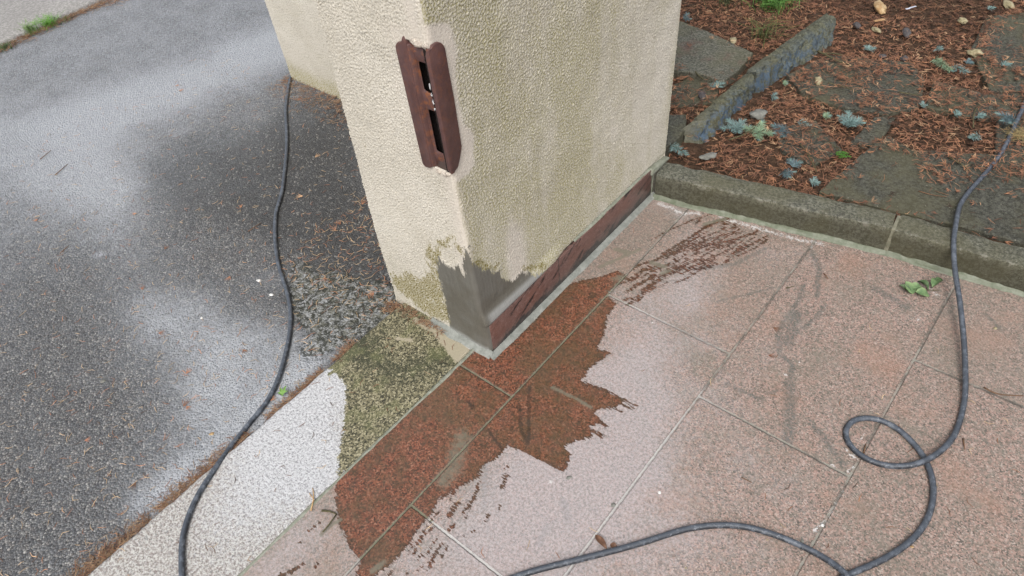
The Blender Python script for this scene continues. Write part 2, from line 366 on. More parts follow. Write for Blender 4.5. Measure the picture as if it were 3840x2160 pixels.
slurry = .62 * g(((1735, 1640), (1700, 1760), (1665, 1800)), .035) + .75 * g(((2070, 1452), (2160, 1495), (2215, 1528)), .007) + .9 * g(((2445, 985), (2490, 1000)), .011) + .8 * g(((2480, 1025), (2510, 1015)), .009) + .35 * g(((2150, 1050), (2330, 1040)), .012) \
    + .45 * g(((2200, 1200), (2330, 1040)), .02) + .5 * g(((1900, 1290), (2100, 1090)), .014) + 1.0 * g(((2310, 935), (2350, 945)), .010) + .8 * g(((2250, 1000), (2400, 935)), .008) + .8 * g(((1395, 2140), (1440, 2110)), .009) + .9 * g(((1205, 2005), (1240, 1970), (1275, 1950)), .006) + .8 * g(((2640, 840), (2720, 820)), .009)
dustT = .58 * g(((1900, 1750), (1800, 1980), (1500, 2180)), .15) + .42 * g(((2050, 1850), (2250, 1700), (2350, 1500)), .16) + .36 * g(((2420, 1250), (2330, 1400)), .12) + .42 * g(((2100, 2150), (2350, 1900)), .17) + .28 * g(((2300, 2200), (2800, 2000)), .25) + .6 * g(((1150, 1990), (1000, 2160)), .08) \
    + .40 * g(((2560, 1000), (2500, 1100)), .11) + .22 * g(((2600, 1300), (2450, 1600)), .22) + .4 * g(((2480, 760), (2540, 790)), .05) + .12
dustT = dustT + .30 * (vn(P[:, 0], P[:, 1], .12, 3) - .5) + .2 * (vn(P[:, 0], P[:, 1], .05, 6) - .5)
dustT *= np.clip(1.25 - .9 * smooth(P[:, 0], -.75, .25), .3, 1)
vein = np.zeros(len(P))
for r, pts in [(.011, [(3042, 939), (3072, 1008), (3062, 1108)]), (.010, [(3017, 1068), (2992, 1132), (2938, 1207), (2918, 1267), (2928, 1331), (2972, 1366), (2965, 1420)]), (.022, [(2985, 1180), (2955, 1280)]), (.020, [(2962, 1440), (2962, 1560), (2955, 1660)]), (.009, [(3092, 1142), (3057, 1197), (2997, 1237), (2953, 1281)]),
               (.006, [(2880, 1480), (2910, 1465), (2942, 1462)]), (.011, [(3035, 1580), (3090, 1640), (3160, 1740)]), (.007, [(1946, 1515), (1956, 1619), (1981, 1664)]), (.007, [(1985, 1450), (1983, 1650)]), (.006, [(1832, 1609), (1846, 1639), (1881, 1678), (1870, 1715)]), (.008, [(1755, 1505), (1775, 1530)]),
               (.009, [(1820, 1750), (1815, 1900)]), (.015, [(2110, 1880), (2130, 1950)]), (.012, [(2020, 2040), (2050, 1980)]), (.002, [(1926, 1286), (2005, 1366)]), (.010, [(2600, 1010), (2760, 990), (2870, 930)]), (.006, [(2690, 1130), (2900, 1080)]), (.008, [(3700, 1180), (3760, 1240)]), (.008, [(2720, 1440), (2860, 1500)]), (.015, [(3280, 1080), (3400, 1150)])]:
    vein = np.maximum(vein, np.exp(-(poly_d(P, T(*pts)) / r) ** 2))
white = np.zeros(len(P))
for k, r, pts in [(1., .0045, [(3050, 1990), (3092, 1960)]), (.8, .005, [(3100, 1950), (3160, 1840)]), (.8, .004, [(3180, 1770), (3200, 1750)]), (1., .003, [(3172, 1685), (3190, 1708), (3215, 1720)]), (.7, .004, [(3110, 1740), (3140, 1755)]), (.8, .012, [(2470, 760), (2560, 800), (2620, 800)]), (.75, .013, [(2700, 815), (3000, 900), (3080, 915)]),
                  (.8, .004, [(2580, 782), (2540, 830)]), (1., .006, [(2945, 1405)]), (.7, .005, [(3040, 930), (3057, 899)]), (.6, .004, [(3240, 1625), (3200, 1720)]), (.6, .01, [(2070, 1810)]), (.6, .008, [(3460, 1060), (3520, 1110)]), (.8, .003, [(3700, 1150)]), (.55, .015, [(3450, 1200)]), (.5, .004, [(3000, 2060), (3060, 1990)]), (.6, .006, [(2310, 1890), (2340, 1860)])]:
    d_ = poly_d(P, T(*pts)) if len(pts) > 1 else np.linalg.norm(P - T(*pts)[0], axis=1)
    white = np.maximum(white, k * np.exp(-(d_ / r) ** 2))
zt = .0015 * (vn(P[:, 0], P[:, 1], .5) - .5)
Pf = P.copy(); ky = kerb_y(P[:, 0]) + .01
over = P[:, 1] > ky; Pf[over, 1] = ky[over]
me = mesh_np('granite_terrace', np.column_stack([Pf, zt]), grid_faces(len(ty), len(tx)), dict(jd=jd, wet=wet, slurry=slurry, dust=dustT, vein=vein, white=white, tone=tone))
tag(link('granite_terrace', me, m_granite_tile()), 'pink granite tiled terrace with a dark wet patch', 'terrace', kind='structure')

# ================================================================ LIGHT KERB beside the asphalt
def m_kerb():
    m = M('light_kerb_concrete')
    wet = m.attr('wet'); dust = m.attr('dust'); sm = m.attr('smear'); blk = m.attr('black')
    cell = m.sepx(m.vor(230, out='Color')); d = m.vor(230); fine = m.noise(240, 4, .75); med = m.noise(70, 5, .75)
    fine = m.noise(150, 6, .85); dry = m.mix(m.ss(fine, .43, .56), (.20, .168, .155), (.50, .495, .465))
    dry = m.mix(m.mul(m.ss(cell, .80, .92), m.ss(d, .55, .35)), dry, (.20, .20, .195))
    dry = m.mix(m.ss(m.add(dust, m.mul(m.add(med, -.5), 1.6)), .1, 1., 0, .85), dry, m.mix(m.ss(m.noise(150, 6, .85), .42, .52), (.25, .255, .265), (.53, .54, .56)))
    dry = m.mix(m.mul(m.ss(m.vor(95), .16, .09), m.ss(m.sepx(m.vor(95, out='Color')), .55, .7)), dry, (.13, .13, .13))
    wc = m.ramp(m.sepx(m.vor(250, out='Color'), 1), [(0, (.030, .030, .020)), (.35, (.095, .088, .052)), (.7, (.21, .19, .115)), (1, (.36, .33, .22))])
    bl = m.ss(m.add(blk, m.mul(m.add(m.noise(75, 6, .9, dist=.5), -.5), 4.0)), .72, 1.0)
    wc = m.mix(m.mul(bl, .88), wc, m.mix(fine, (.018, .022, .014), (.06, .065, .035)))
    wc = m.mix(m.mul(m.ss(m.noise(14, 4), .5, .65), .35), wc, (.16, .17, .075))
    W = m.ss(m.add(wet, m.add(m.mul(m.add(m.noise(75, 6, .85), -.5), .055), 0)), .002, -.002)
    col = m.mix(W, dry, wc)
    smn = m.ss(m.add(sm, m.mul(m.add(m.noise(80, 5, .75), -.5), 1.0)), .35, .6)
    col = m.mix(m.mul(smn, .9), col, (.36, .32, .235))
    m.bump(m.inv(d), .0022, m.mix(smn, (.7, .7, .7), (.1, .1, .1))); m.bump(m.noise(330, 3), .001, .6)
    return m.out(col, m.mix(W, (.85, .85, .85), (.45, .45, .45)), .4)
KX0, KX1 = -1.262, -.978
kx = np.arange(KX0, KX1 + .001, .0045); kx[-1] = KX1; ky_ = axis(-.40, .86, .0045, -7.0, None)
X, Y = np.meshgrid(kx, ky_); 
zz = np.zeros_like(X); eo = .004 * (vn(Y, Y * 0, .05) - .5) + .003 * (vn(Y, Y * 0, .012, 3) - .5)
Xd = X + eo * np.exp(-((X - KX0) / .03) ** 2); ed = np.clip(1 - (X - KX0) / .012, 0, 1); zz -= .006 * ed ** 2
ed2 = np.clip(1 - (KX1 - X) / .006, 0, 1); zz -= .003 * ed2 ** 2
P = np.stack([X.ravel(), Y.ravel()], 1)
wetk = sd_poly(P, T((1200, 1385), (1245, 1384), (1297, 1446), (1289, 1610), (1267, 1714), (1272, 1790), (1500, 1600), (1800, 1350), (1500, 1050)))
wetk = np.minimum(wetk, poly_d(P, T((1255, 1390), (1235, 1400))) - .006)
smear = 1.2 * g(((1640, 1215), (1700, 1290), (1730, 1330)), .028) + .6 * g(((1490, 1270), (1540, 1275)), .012) + .7 * g(((1560, 1200), (1600, 1220)), .015)
blk = np.clip(.85 * g(((1330, 1320), (1500, 1400), (1640, 1350)), .07) + .5 * g(((1500, 1200), (1400, 1260)), .05) - .5 * g(((1400, 1600), (1330, 1700)), .08) + .1, 0, 1)
dustk = .15 + .85 * g(((1200, 1450), (1100, 1650), (1180, 1750)), .12) + .45 * g(((1000, 1700), (900, 1900)), .12) + .5 * g(((900, 1550), (1020, 1520)), .07)
ny, nx = X.shape
V = [np.column_stack([Xd.ravel(), Y.ravel(), zz.ravel()])]; F = [grid_faces(ny, nx)]
at = dict(wet=wetk, dust=dustk, smear=smear, black=blk)
# side towards the asphalt and side towards the tiles
for col_i, fl in ((0, 1), (nx - 1, 0)):
    b = len(np.concatenate(V)); idx = np.arange(ny) * nx + col_i
    low = np.column_stack([Xd[:, col_i], Y[:, col_i], np.full(ny, -.08)]); V.append(low)
    q = np.stack([idx[:-1], idx[1:], b + np.arange(1, ny), b + np.arange(ny - 1)], 1); F.append(q if fl else q[:, ::-1])
    for k in at: at[k] = np.concatenate([at[k], at[k][idx]])
M_kerb = m_kerb()
me = mesh_np('concrete_kerb', np.concatenate(V), np.concatenate(F), at)
kerb_o = tag(link('concrete_kerb', me, M_kerb), 'pale flat concrete kerb between asphalt and pink tiles, yellowed near the pillar', 'kerb')

# simple plain materials ------------------------------------------------
def m_plain(name, c0, c1, sc=80, rough=.8, spec=.3, bump=.001, **kw):
    m = M(name); n = m.noise(sc, 5, .7)
    col = m.mix(m.ss(n, .3, .7), c0, c1)
    m.bump(m.noise(sc * 2.5, 3), bump, .8); return m.out(col, rough, spec, **kw)
def m_vcol(name, rough=.6, spec=.35, var=.35):
    m = M(name); col = m.mix(m.ss(m.noise(150, 3), .3, .7, 0, var), m.attr('col', True), (.02, .015, .01)); return m.out(col, rough, spec)
M_grout = m_plain('grout', (.17, .18, .135), (.28, .29, .24), 60, .6)
M_mortar = m_plain('fresh_mortar', (.15, .145, .13), (.26, .255, .235), 45, .5, .45, .0012)
M_mortar_l = m_plain('pale_mortar', (.17, .18, .16), (.27, .28, .255), 45, .5, .45, .0012)

def strip(name, path, prof, mat, parent=None, wob=.0015, step=.008, seed=1):
    "sweep a small cross-section (list of (side, z)) along a ground path"
    path = np.asarray(path, float); seg = np.linalg.norm(np.diff(path, axis=0), axis=1); s = np.concatenate([[0], np.cumsum(seg)])
    t = np.arange(0, s[-1] + step * .5, step); t[-1] = s[-1]
    px = np.interp(t, s, path[:, 0]); py = np.interp(t, s, path[:, 1]); pz = np.interp(t, s, path[:, 2]) if path.shape[1] > 2 else 0 * t
    tx_ = np.gradient(px); ty_ = np.gradient(py); L = np.hypot(tx_, ty_); nx_, ny_ = ty_ / L, -tx_ / L
    V = []
    for j, (u, zz_) in enumerate(prof):
        ww = wob * 2 * (vn(t, t * 0 + j * 3.3 + seed, .02) - .5) + wob * 3 * (vn(t, t * 0 + j + seed, .11) - .5)
        V.append(np.column_stack([px + nx_ * (u + ww), py + ny_ * (u + ww), pz + zz_ + ww * .4]))
    V = np.stack(V, 1).reshape(-1, 3)
    return link(name, mesh_np(name, V, grid_faces(len(t), len(prof))), mat, parent)
link_kg = strip('grout_joint', [(-.975, -2.0), (-.975, .3237), (-.970, .742), (-.972, .81)], [(-.006, -.004), (-.0035, .0015), (.0035, .0018), (.006, -.003)], M_grout, kerb_o, .0012)

# ================================================================ PILLAR
def m_stucco():
    m = M('stucco')
    alg = m.attr('algae'); mort = m.attr('mortar'); h = m.attr('hgt'); pale = m.attr('pale'); cav_shade = m.attr('cav_shade'); moss = m.attr('moss')
    base = m.mix(m.ss(m.noise(6, 4), .35, .65), (.565, .53, .455), (.62, .585, .51))
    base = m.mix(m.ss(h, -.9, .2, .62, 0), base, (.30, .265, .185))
    base = m.mix(m.mul(pale, .75), base, (.60, .545, .475))
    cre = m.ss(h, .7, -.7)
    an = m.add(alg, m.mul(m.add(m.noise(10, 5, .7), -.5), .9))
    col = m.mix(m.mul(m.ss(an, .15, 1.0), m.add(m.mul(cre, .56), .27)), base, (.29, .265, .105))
    mn = m.ss(m.add(moss, m.mul(m.add(m.noise(1, 5, .75, co=m.map((75, 75, 40))), -.5), 3.2)), .45, .85)
    col = m.mix(m.mul(mn, m.add(m.mul(cre, .55), .45)), col, (.19, .155, .022))
    col = m.mix(m.mul(m.mul(mn, m.ss(h, .2, -1.2)), .5), col, (.06, .055, .02))
    tr = m.noise(1, 4, .6, co=m.map((160, 160, 9)))
    mc = m.mix(m.ss(tr, .3, .7, .25, .75), (.125, .120, .103), (.165, .16, .14))
    mc = m.mix(m.ss(m.noise(9, 5), .45, .6, 0, .5), mc, (.105, .095, .072))
    mc = m.mix(m.ss(m.vor(170), .10, .05, 0, .5), mc, (.42, .40, .34))
    me_ = m.ss(m.add(mort, m.add(m.mul(m.add(m.noise(1, 5, .8, co=m.map((110, 110, 26))), -.5), .055), m.mul(h, -.0035))), .002, -.002)
    col = m.mix(me_, col, mc)
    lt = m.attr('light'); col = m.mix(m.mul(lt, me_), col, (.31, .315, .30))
    col = m.mix(cav_shade, col, (.012, .008, .007))  # hollow behind the slots: its shade painted in as near black
    m.bump(m.noise(230, 5, .8), .0018, m.mix(me_, (.6, .6, .6), (.25, .25, .25)))
    m.bump(tr, .002, m.mul(me_, .5)); m.bump(m.noise(45, 5, .7), .004, m.mul(me_, .45))
    return m.out(col, m.mix(me_, (.88, .88, .88), (.55, .55, .55)), .3)
M_stucco = m_stucco()
YL, XR = .8035, -.9275; RC = .010
def wall_mesh(name, s0, s1, z0, z1, step, fpos, mask_fn, ztop=None):
    s = np.arange(s0, s1 + step * .5, step); zf = np.arange(z0, z1 + step * .5, step)
    nz, ns = len(zf), len(s)
    a = gnoise(nz, ns, step, .0028, 21, .0075); b = gnoise(nz, ns, step, .0015, 22, .004); c = gnoise(nz, ns, step, .05, 23)
    H = np.maximum(a, -.7) * .75 + .35 * b; H += .25 * np.clip(a - .6, 0, 3)
    S, Z = np.meshgrid(s, zf)
    mk = mask_fn(S.ravel(), Z.ravel())
    amp = .0011 * mk.get('amp', 1.0)
    disp = H.ravel() * amp + .0004 * c.ravel() * mk.get('camp', 1.0) + mk.get('push', 0)
    V = fpos(S.ravel(), Z.ravel(), disp, mk)
    F = grid_faces(nz, ns)
    at = {k: mk[k] for k in ('algae', 'mortar', 'pale', 'cav_shade', 'moss', 'light')}; at['hgt'] = H.ravel()
    if ztop:
        n = len(V); top = V[(nz - 1) * ns:].copy(); top[:, 2] = ztop; V = np.concatenate([V, top])
        i = np.arange(ns - 1); F = np.concatenate([F, np.stack([(nz - 1) * ns + i, (nz - 1) * ns + i + 1, n + i + 1, n + i], 1)])
        for k in at: at[k] = np.concatenate([at[k], at[k][(nz - 1) * ns:nz * ns]])
    return V, F, at
# s < 0: left face measured from the corner, s > 0: right face
def xleft(zv): return -1.291 + .060 * zv
def yend(zv): return 1.688 + .067 * zv
LS, RS = .3635, .885
bracket_z0, bracket_z1 = .598, .888
def pill_pos(s, zv, disp, mk):
    base = smooth(-zv, -.30, 0.0)
    yl = YL + .010 * base; r = RC + .006 * (vn(zv, zv * 0, .08) - .3)
    sl = np.clip(-s, 0, None) / LS; sr = np.clip(s, 0, None) / RS
    corner = np.abs(s) < r * .785
    th = np.clip((s / (r * .785) + 1) * math.pi / 4, 0, math.pi / 2)
    cx_ = XR - r; cy_ = yl + r
    nx_ = np.sin(th); ny_ = -np.cos(th)
    x = cx_ + r * nx_; y = cy_ + r * ny_
    L = s < 0; wl = np.clip((-s - r * .785) / (LS - r * .785), 0, 1); wr = np.clip((s - r * .785) / (RS - r * .785), 0, 1)
    x = np.where(L, x + (xleft(zv) - x) * wl, x); y = np.where(~L, y + (yend(zv) - y) * wr, y)
    x = x + nx_ * disp; y = y + ny_ * disp
    # the hollow behind the metal housing
    y = np.where(mk['hole'], y + .034, y)
    return np.column_stack([x, y, zv])
def pill_mask(s, zv):
    n = len(s); L = s < 0
    FL = np.stack([XR + s * (XR - xleft(zv)) / LS, zv], 1)                     # x,z on the left face
    FR = np.stack([YL + s * (yend(zv) - YL) / RS, zv], 1)                      # y,z on the right face
    pl = np.array([on_y(x, y, YL) for x, y in [(1684, 1215), (1672, 1161), (1655, 1072), (1643, 1000), (1650, 965), (1672, 990), (1705, 1010), (1722, 990), (1740, 1030), (1748, 1022), (1742, 980), (1752, 937)]] + [(-.90, .36), (-.90, -.05), (-1.09, -.05)])
    pr = np.array([(.77, .40)] + [on_x(x, y, XR) for x, y in [(1752, 930), (1764, 975), (1786, 1000), (1815, 1018), (1830, 1005), (1845, 1030), (1866, 1012), (1883, 1050), (1912, 1062), (1940, 1035), (1955, 1022), (1995, 1035), (2030, 1022), (2060, 1000), (2100, 965)]] + [(1.30, .05), (1.30, -.05), (.77, -.05)])
    mort = np.where(L, sd_poly(FL, pl), sd_poly(FR, pr))
    # yellow-green growth low on the left face
    mp = np.array([on_y(x, y, YL) for x, y in [(1462, 1041), (1477, 1087), (1600, 1190), (1684, 1222), (1672, 1161), (1655, 1072), (1640, 995), (1625, 925), (1605, 935), (1612, 1030), (1560, 1045), (1530, 1030)]])
    dm = sd_poly(FL, mp)
    moss = np.where(L, smooth(-dm, -.035, .022), 0)
    moss = np.maximum(moss, np.where(L, .72 * np.exp(-(poly_d(FL, np.array([on_y(*q, YL) for q in ((1640, 1010), (1640, 930), (1700, 900), (1740, 950))])) / .018) ** 2), 0))
    moss = np.maximum(moss, np.where(~L, .75 * np.exp(-(poly_d(FR, np.array([on_x(*q, XR) for q in ((1780, 985), (1815, 1000), (1860, 1000))])) / .016) ** 2), 0))
    moss = np.maximum(moss, np.where(~L, .8 * np.exp(-(poly_d(FR, np.array([on_x(*q, XR) for q in ((1960, 1010), (2030, 1000))])) / .012) ** 2), 0))
    # algae on the right face: heavy near the corner, lighter far right, pale washed runs
    y = FR[:, 0]
    alg = np.where(L, .10 + .25 * smooth(-zv, -.5, .0), .86 - .42 * smooth(y, 1.15, 1.6) + .12 * smooth(-zv, -.6, 0) - .18 * smooth(zv, .6, 1.0) * smooth(y, .95, 1.2))
    runs = vn(y * 1.0 + .02 * np.sin(zv * 6), zv * .12, .055, 2) * .6 + vn(y, zv * .15, .022, 5) * .4
    alg = alg + np.where(L, 0, (runs - .5) * .75)
    wash = np.exp(-((y - .955 - .02 * zv) / .035) ** 2) * smooth(.42 - zv, 0, .15)
    alg = np.where(L, alg, alg - 1.1 * wash)
    # worn smooth pale zone along the corner and round the housing
    dbx = np.where(L, np.maximum(-(FL[:, 0] + 1.013), -1) , y - .842)
    dz = np.maximum(bracket_z0 - zv, zv - bracket_z1)
    dbr = np.hypot(np.clip(dbx, 0, 9), np.clip(dz, 0, 9))
    wob = (vn(s, zv, .05) - .5) * .03
    near = smooth(.026 + wob - dbr, -.008, .010)
    cor = np.exp(-((s + np.where(zv > .88, .028, .01)) / .022) ** 2) * np.where(zv > .88, .9, .75)
    cor2 = np.where(zv > .3, cor, cor * .5)
    near = np.where(L & (FL[:, 0] < -1.018), near * .4, near)
    pale = np.clip(np.maximum(near * np.where(L, .7, 1), cor2), 0, 1)
    pale = np.maximum(pale, np.where(~L, wash * .9, 0))
    alg = alg * (1 - .95 * np.clip(np.maximum(near, cor2 * np.where(L, 1, .8)), 0, 1))
    amp = 1 - .88 * np.maximum(near * np.where(L, .55, .78), cor2 * .8)
    inm = smooth(-mort, -.012, .004); amp = amp * (1 - .80 * inm)
    amp = np.where(L, amp * 1.15, amp)
    hole = L & (FL[:, 0] > -.9800) & (FL[:, 0] < -.9400) & (zv > bracket_z0 + .004) & (zv < bracket_z1 - .006 + .004 * vn(s, zv, .01))
    push = inm * .0022 + np.where(~L, smooth(.165 - zv, 0, .05) * smooth(1.17 - y, 0, .08) * .0085, 0) - np.where(~L, 0.004 * smooth(.115 - zv, 0, .01), 0)
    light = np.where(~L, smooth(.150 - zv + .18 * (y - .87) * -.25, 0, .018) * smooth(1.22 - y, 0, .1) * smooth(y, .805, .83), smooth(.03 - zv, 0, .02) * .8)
    return dict(mortar=mort, moss=moss, algae=np.clip(alg, 0, 1), pale=pale, cav_shade=(L & (FL[:, 0] > -.992) & (FL[:, 0] < -.932) & (zv > bracket_z0 + .004) & (zv < bracket_z1 - .008)).astype(float), amp=amp, hole=hole, push=push, light=light, camp=1.0)
V, F, at = wall_mesh('stucco', -LS, RS, -.06, 1.06, .0022, pill_pos, pill_mask, 1.85)
nv = len(V)
# closing faces: left flank, back, cap
def q4(*p):
    global V, F
    b = len(V); V = np.concatenate([V, np.array(p, float)]); F = np.concatenate([F, np.array([[b, b + 1, b + 2, b + 3]])])
    for k in at: at[k] = np.concatenate([at[k], [9.0 if k == 'mortar' else 0.] * 4])
xl0, xl1 = xleft(-.06), xleft(1.85); ye0, ye1 = yend(-.06), yend(1.85)
xlm, yem = xleft(1.06), yend(1.06)
q4((xl0, ye0, -.06), (xl0, YL + .012, -.06), (xlm, YL + .002, 1.06), (xlm, yem, 1.06))
q4((xlm, yem, 1.06), (xlm, YL, 1.06), (xlm, YL, 1.85), (xlm, yem, 1.85))
q4((XR, ye0, -.06), (xl0, ye0, -.06), (xlm, yem, 1.06), (XR, yem, 1.06))
q4((XR, yem, 1.06), (xlm, yem, 1.06), (xlm, yem, 1.85), (XR, yem, 1.85))
q4((xlm - .001, YL - .001, 1.852), (XR, YL - .001, 1.852), (XR, yem, 1.852), (xlm - .001, yem, 1.852))
pillar = tag(empty('stucco_pillar', (-1.1, 1.25, 0)), 'cream stucco pillar with mortar patch, metal corner housing and red skirting', 'pillar')
PO = np.array([-1.1, 1.25, 0.0])
def part(name, me, mat, parent=pillar, off=PO):
    for v in (): pass
    o = link(name, me, mat, parent); o.location = tuple(-off) if parent is pillar else (0, 0, 0); return o
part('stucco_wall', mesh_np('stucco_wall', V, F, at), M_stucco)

# --- extruded outlines -------------------------------------------------
def prism(name, outline, depth0, depth1, to3, bevel=0.0, seg=2):
    "outline (u, v) extruded from depth0 to depth1; to3(u, v, w) -> xyz"
    n = len(outline)
    V = [to3(u, v, depth0) for u, v in outline] + [to3(u, v, depth1) for u, v in outline]
    Fc = [list(range(n)), list(range(2 * n - 1, n - 1, -1))] + [[(i + 1) % n, i, n + i, n + (i + 1) % n] for i in range(n)]
    me = bpy.data.meshes.new(name); me.from_pydata([tuple(map(float, v)) for v in V], [], Fc)
    import bmesh
    bm = bmesh.new(); bm.from_mesh(me); bmesh.ops.recalc_face_normals(bm, faces=bm.faces)
    if bevel:
        es = [e for e in bm.edges if e.calc_face_angle(0) > .6]
        bmesh.ops.bevel(bm, geom=es, offset=bevel, segments=seg, affect='EDGES', profile=.5, clamp_overlap=True)
    bm.to_mesh(me); bm.free(); me.polygons.foreach_set('use_smooth', np.ones(len(me.polygons), bool))
    try: me.set_sharp_from_angle(angle=math.radians(40))
    except Exception: pass
    return me

def m_brown_metal():
    m = M('brown_paint')
    n = m.noise(35, 5, .7); 
    col = m.mix(m.ss(n, .3, .7), (.080, .040, .037), (.112, .058, .053))
    rust = m.mul(m.ss(m.noise(75, 6, .8), .50, .58), m.attr('rust'))
    col = m.mix(rust, col, (.20, .075, .035)); col = m.mix(m.mul(m.ss(m.noise(60, 5, .8), .64, .68), m.attr('rust')), col, (.03, .015, .012))
    m.bump(m.noise(110, 4), .0014, .55)
    return m.out(col, .42, .45)
M_brown = m_brown_metal()
hous = bpy.data.objects.new('metal_housing', None); C.objects.link(hous); hous.parent = pillar; hous.location = tuple(-PO)
def hpart(name, me, rust=0.):
    at_ = me.attributes.new('rust', 'FLOAT', 'POINT'); at_.data.foreach_set('value', np.full(len(me.vertices), max(rust, .25), np.float32))
    return link(name, me, M_brown, hous)
def arc(cx, cz, r, a0, a1, n=6): return [(cx + r * math.cos(math.radians(a0 + (a1 - a0) * i / n)), cz + r * math.sin(math.radians(a0 + (a1 - a0) * i / n))) for i in range(n + 1)]
y0 = YL - .0065
# left flange on the left face
o1 = [(-.9815, .601), (-.986, .598), (-.990, .5955)] + arc(-1.000, .604, .011, 260, 185, 4) + arc(-.996, .861, .018, 178, 95, 6) + [(-.992, .884), (-.988, .893), (-.984, .886), (-.9815, .882)]
hpart('flange', prism('flange', o1, y0, YL + .010, lambda u, v, w: (u, w, v), .003))
# right flange on the right face
x0 = XR + .0055
o2 = [(.7965, .612)] + [(.806, .607), (.818, .612), (.828, .628), (.8385, .652), (.8395, .700), (.8405, .760), (.8395, .830)] + arc(.818, .865, .0215, 0, 150, 7) + [(.7965, .868)]
hpart('flange', prism('flange', o2, x0, XR - .006, lambda u, v, w: (w, u, v), .0025))
# channel between them: base plate with two slots, thin side webs
us = [-.990, -.9690, -.9465, -.9285]; vs = [.598, .641, .741, .779, .844, .880]
holes = {(1, 1), (1, 3)}
yb = YL + .0030
def chan(u, v, w):
    uu = u
    if abs(v - .779) < .001 and u < -.955: v += .004
    return (uu, w, v)
import bmesh
bm = bmesh.new(); vd = {}
NU, NV = 4, 5
def gv(i, j, k):
    if (i, j, k) not in vd:
        vd[(i, j, k)] = bm.verts.new(chan(us[i], vs[j], (yb if k == 0 else yb + .006)))
    return vd[(i, j, k)]
solid = lambda i, j: 0 <= i < 3 and 0 <= j < 5 and (i, j) not in holes
for i in range(3):
    for j in range(5):
        if not solid(i, j): continue
        for k in (0, 1): bm.faces.new([gv(i, j, k), gv(i + 1, j, k), gv(i + 1, j + 1, k), gv(i, j + 1, k)])
        for di, dj, a, b in ((-1, 0, (i, j), (i, j + 1)), (1, 0, (i + 1, j), (i + 1, j + 1)), (0, -1, (i, j), (i + 1, j)), (0, 1, (i, j + 1), (i + 1, j + 1))):
            if not solid(i + di, j + dj): bm.faces.new([gv(*a, 0), gv(*b, 0), gv(*b, 1), gv(*a, 1)])
bmesh.ops.recalc_face_normals(bm, faces=bm.faces)
bmesh.ops.bevel(bm, geom=[e for e in bm.edges if e.calc_face_angle(0) > .6], offset=.0022, segments=2, affect='EDGES', clamp_overlap=True)
me = bpy.data.meshes.new('slotted_plate'); bm.to_mesh(me); bm.free(); me.polygons.foreach_set('use_smooth', np.ones(len(me.polygons), bool))
hpart('slotted_plate', me, 1.0)
o3 = [(-.9360, YL + .0060), (-.9345, YL - .0005), (-.9305, YL - .0052), (XR + .0052, YL - .0068), (XR + .0052, YL + .004)]
hpart('corner_web', prism('corner_web', o3, .606, .882, lambda u, v, w: (u, v, w), .002), .8)
o3 = [(-.9835, YL + .0060), (-.9835, YL - .0045), (-.9785, YL - .0040), (-.9765, YL - .0005), (-.9735, YL + .0036)]
hpart('side_web', prism('side_web', o3, .602, .878, lambda u, v, w: (u, v, w), .0012), .6)
# broken plaster crumbs at the ends of the channel
def lump(name, cx, cy, cz, sx, sy, sz, mat, parent=None, seed=0, sub=3, rough=.35, cols=None):
    bm = bmesh.new(); bmesh.ops.create_icosphere(bm, subdivisions=sub, radius=1.0)
    r = random.Random(seed); ox, oy = r.random() * 50, r.random() * 50
    for v in bm.verts:
        p = v.co; k = 1 + rough * 2 * (float(vn(p.x + ox + p.z * .7, p.y + oy - p.z * .5, .55)) - .5) + rough * (float(vn(p.x * 1.3 + oy, p.z * 1.3 + ox, .22)) - .5)
        v.co = Vector((p.x * k * sx, p.y * k * sy, p.z * k * sz))
    me = bpy.data.meshes.new(name); bm.to_mesh(me); bm.free(); me.polygons.foreach_set('use_smooth', np.ones(len(me.polygons), bool))
    o = link(name, me, mat, parent); o.location = (cx, cy, cz); o.rotation_euler = (0, 0, r.random() * 6.28); return o
M_shard = m_plain('broken_plaster', (.30, .26, .22), (.60, .54, .46), 90)
for i, (x, zv, s) in enumerate([(-.962, .886, .012), (-.948, .886, .012), (-.935, .883, .008), (-.966, .594, .009), (-.953, .593, .011), (-.940, .597, .009)]):
    lump('plaster_chip', x, YL + .004, zv, s, .007, .0065, M_shard, hous, 40 + i)
M_sil = m_plain('clear_sealant', (.35, .34, .34), (.75, .75, .76), 200, .12, .8)
for i, (x, zv, s) in enumerate([(-.9445, .800, .008), (-.9440, .782, .004), (-.9435, .766, .006), (-.9425, .752, .004)]):
    o = lump('sealant_blob', x, YL + .0015, zv, .0025, .003, s, M_sil, hous, 60 + i, 2); o.rotation_euler = (0, 0, 0)

# --- skirting tile ------------------------------------------------------
def m_skirt():
    m = M('skirting_granite')
    co = m.map((1, 1, 1), (math.radians(-24), 0, 0))
    v = m.noise(1, 5, .7, co=m.map((20, 10, 55), co=co)); fine = m.noise(330, 4, .7); big = m.noise(9, 3)
    col = m.mix(m.ss(fine, .3, .7), (.085, .046, .040), (.19, .112, .096))
    col = m.mix(m.ss(big, .4, .7, 0, .5), col, (.16, .07, .05))
    col = m.mix(m.ss(v, .53, .60, 0, .92), col, (.014, .013, .014))
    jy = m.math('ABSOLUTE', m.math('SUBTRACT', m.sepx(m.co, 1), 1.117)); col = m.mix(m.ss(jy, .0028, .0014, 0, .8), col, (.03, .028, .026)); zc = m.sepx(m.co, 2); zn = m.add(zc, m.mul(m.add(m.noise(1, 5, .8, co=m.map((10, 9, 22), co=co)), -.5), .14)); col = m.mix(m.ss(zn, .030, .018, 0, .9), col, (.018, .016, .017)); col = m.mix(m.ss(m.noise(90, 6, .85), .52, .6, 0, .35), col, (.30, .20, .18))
    m.bump(m.noise(90, 3), .001, .3)
    return m.out(col, .30, .5)
SX = -.9186
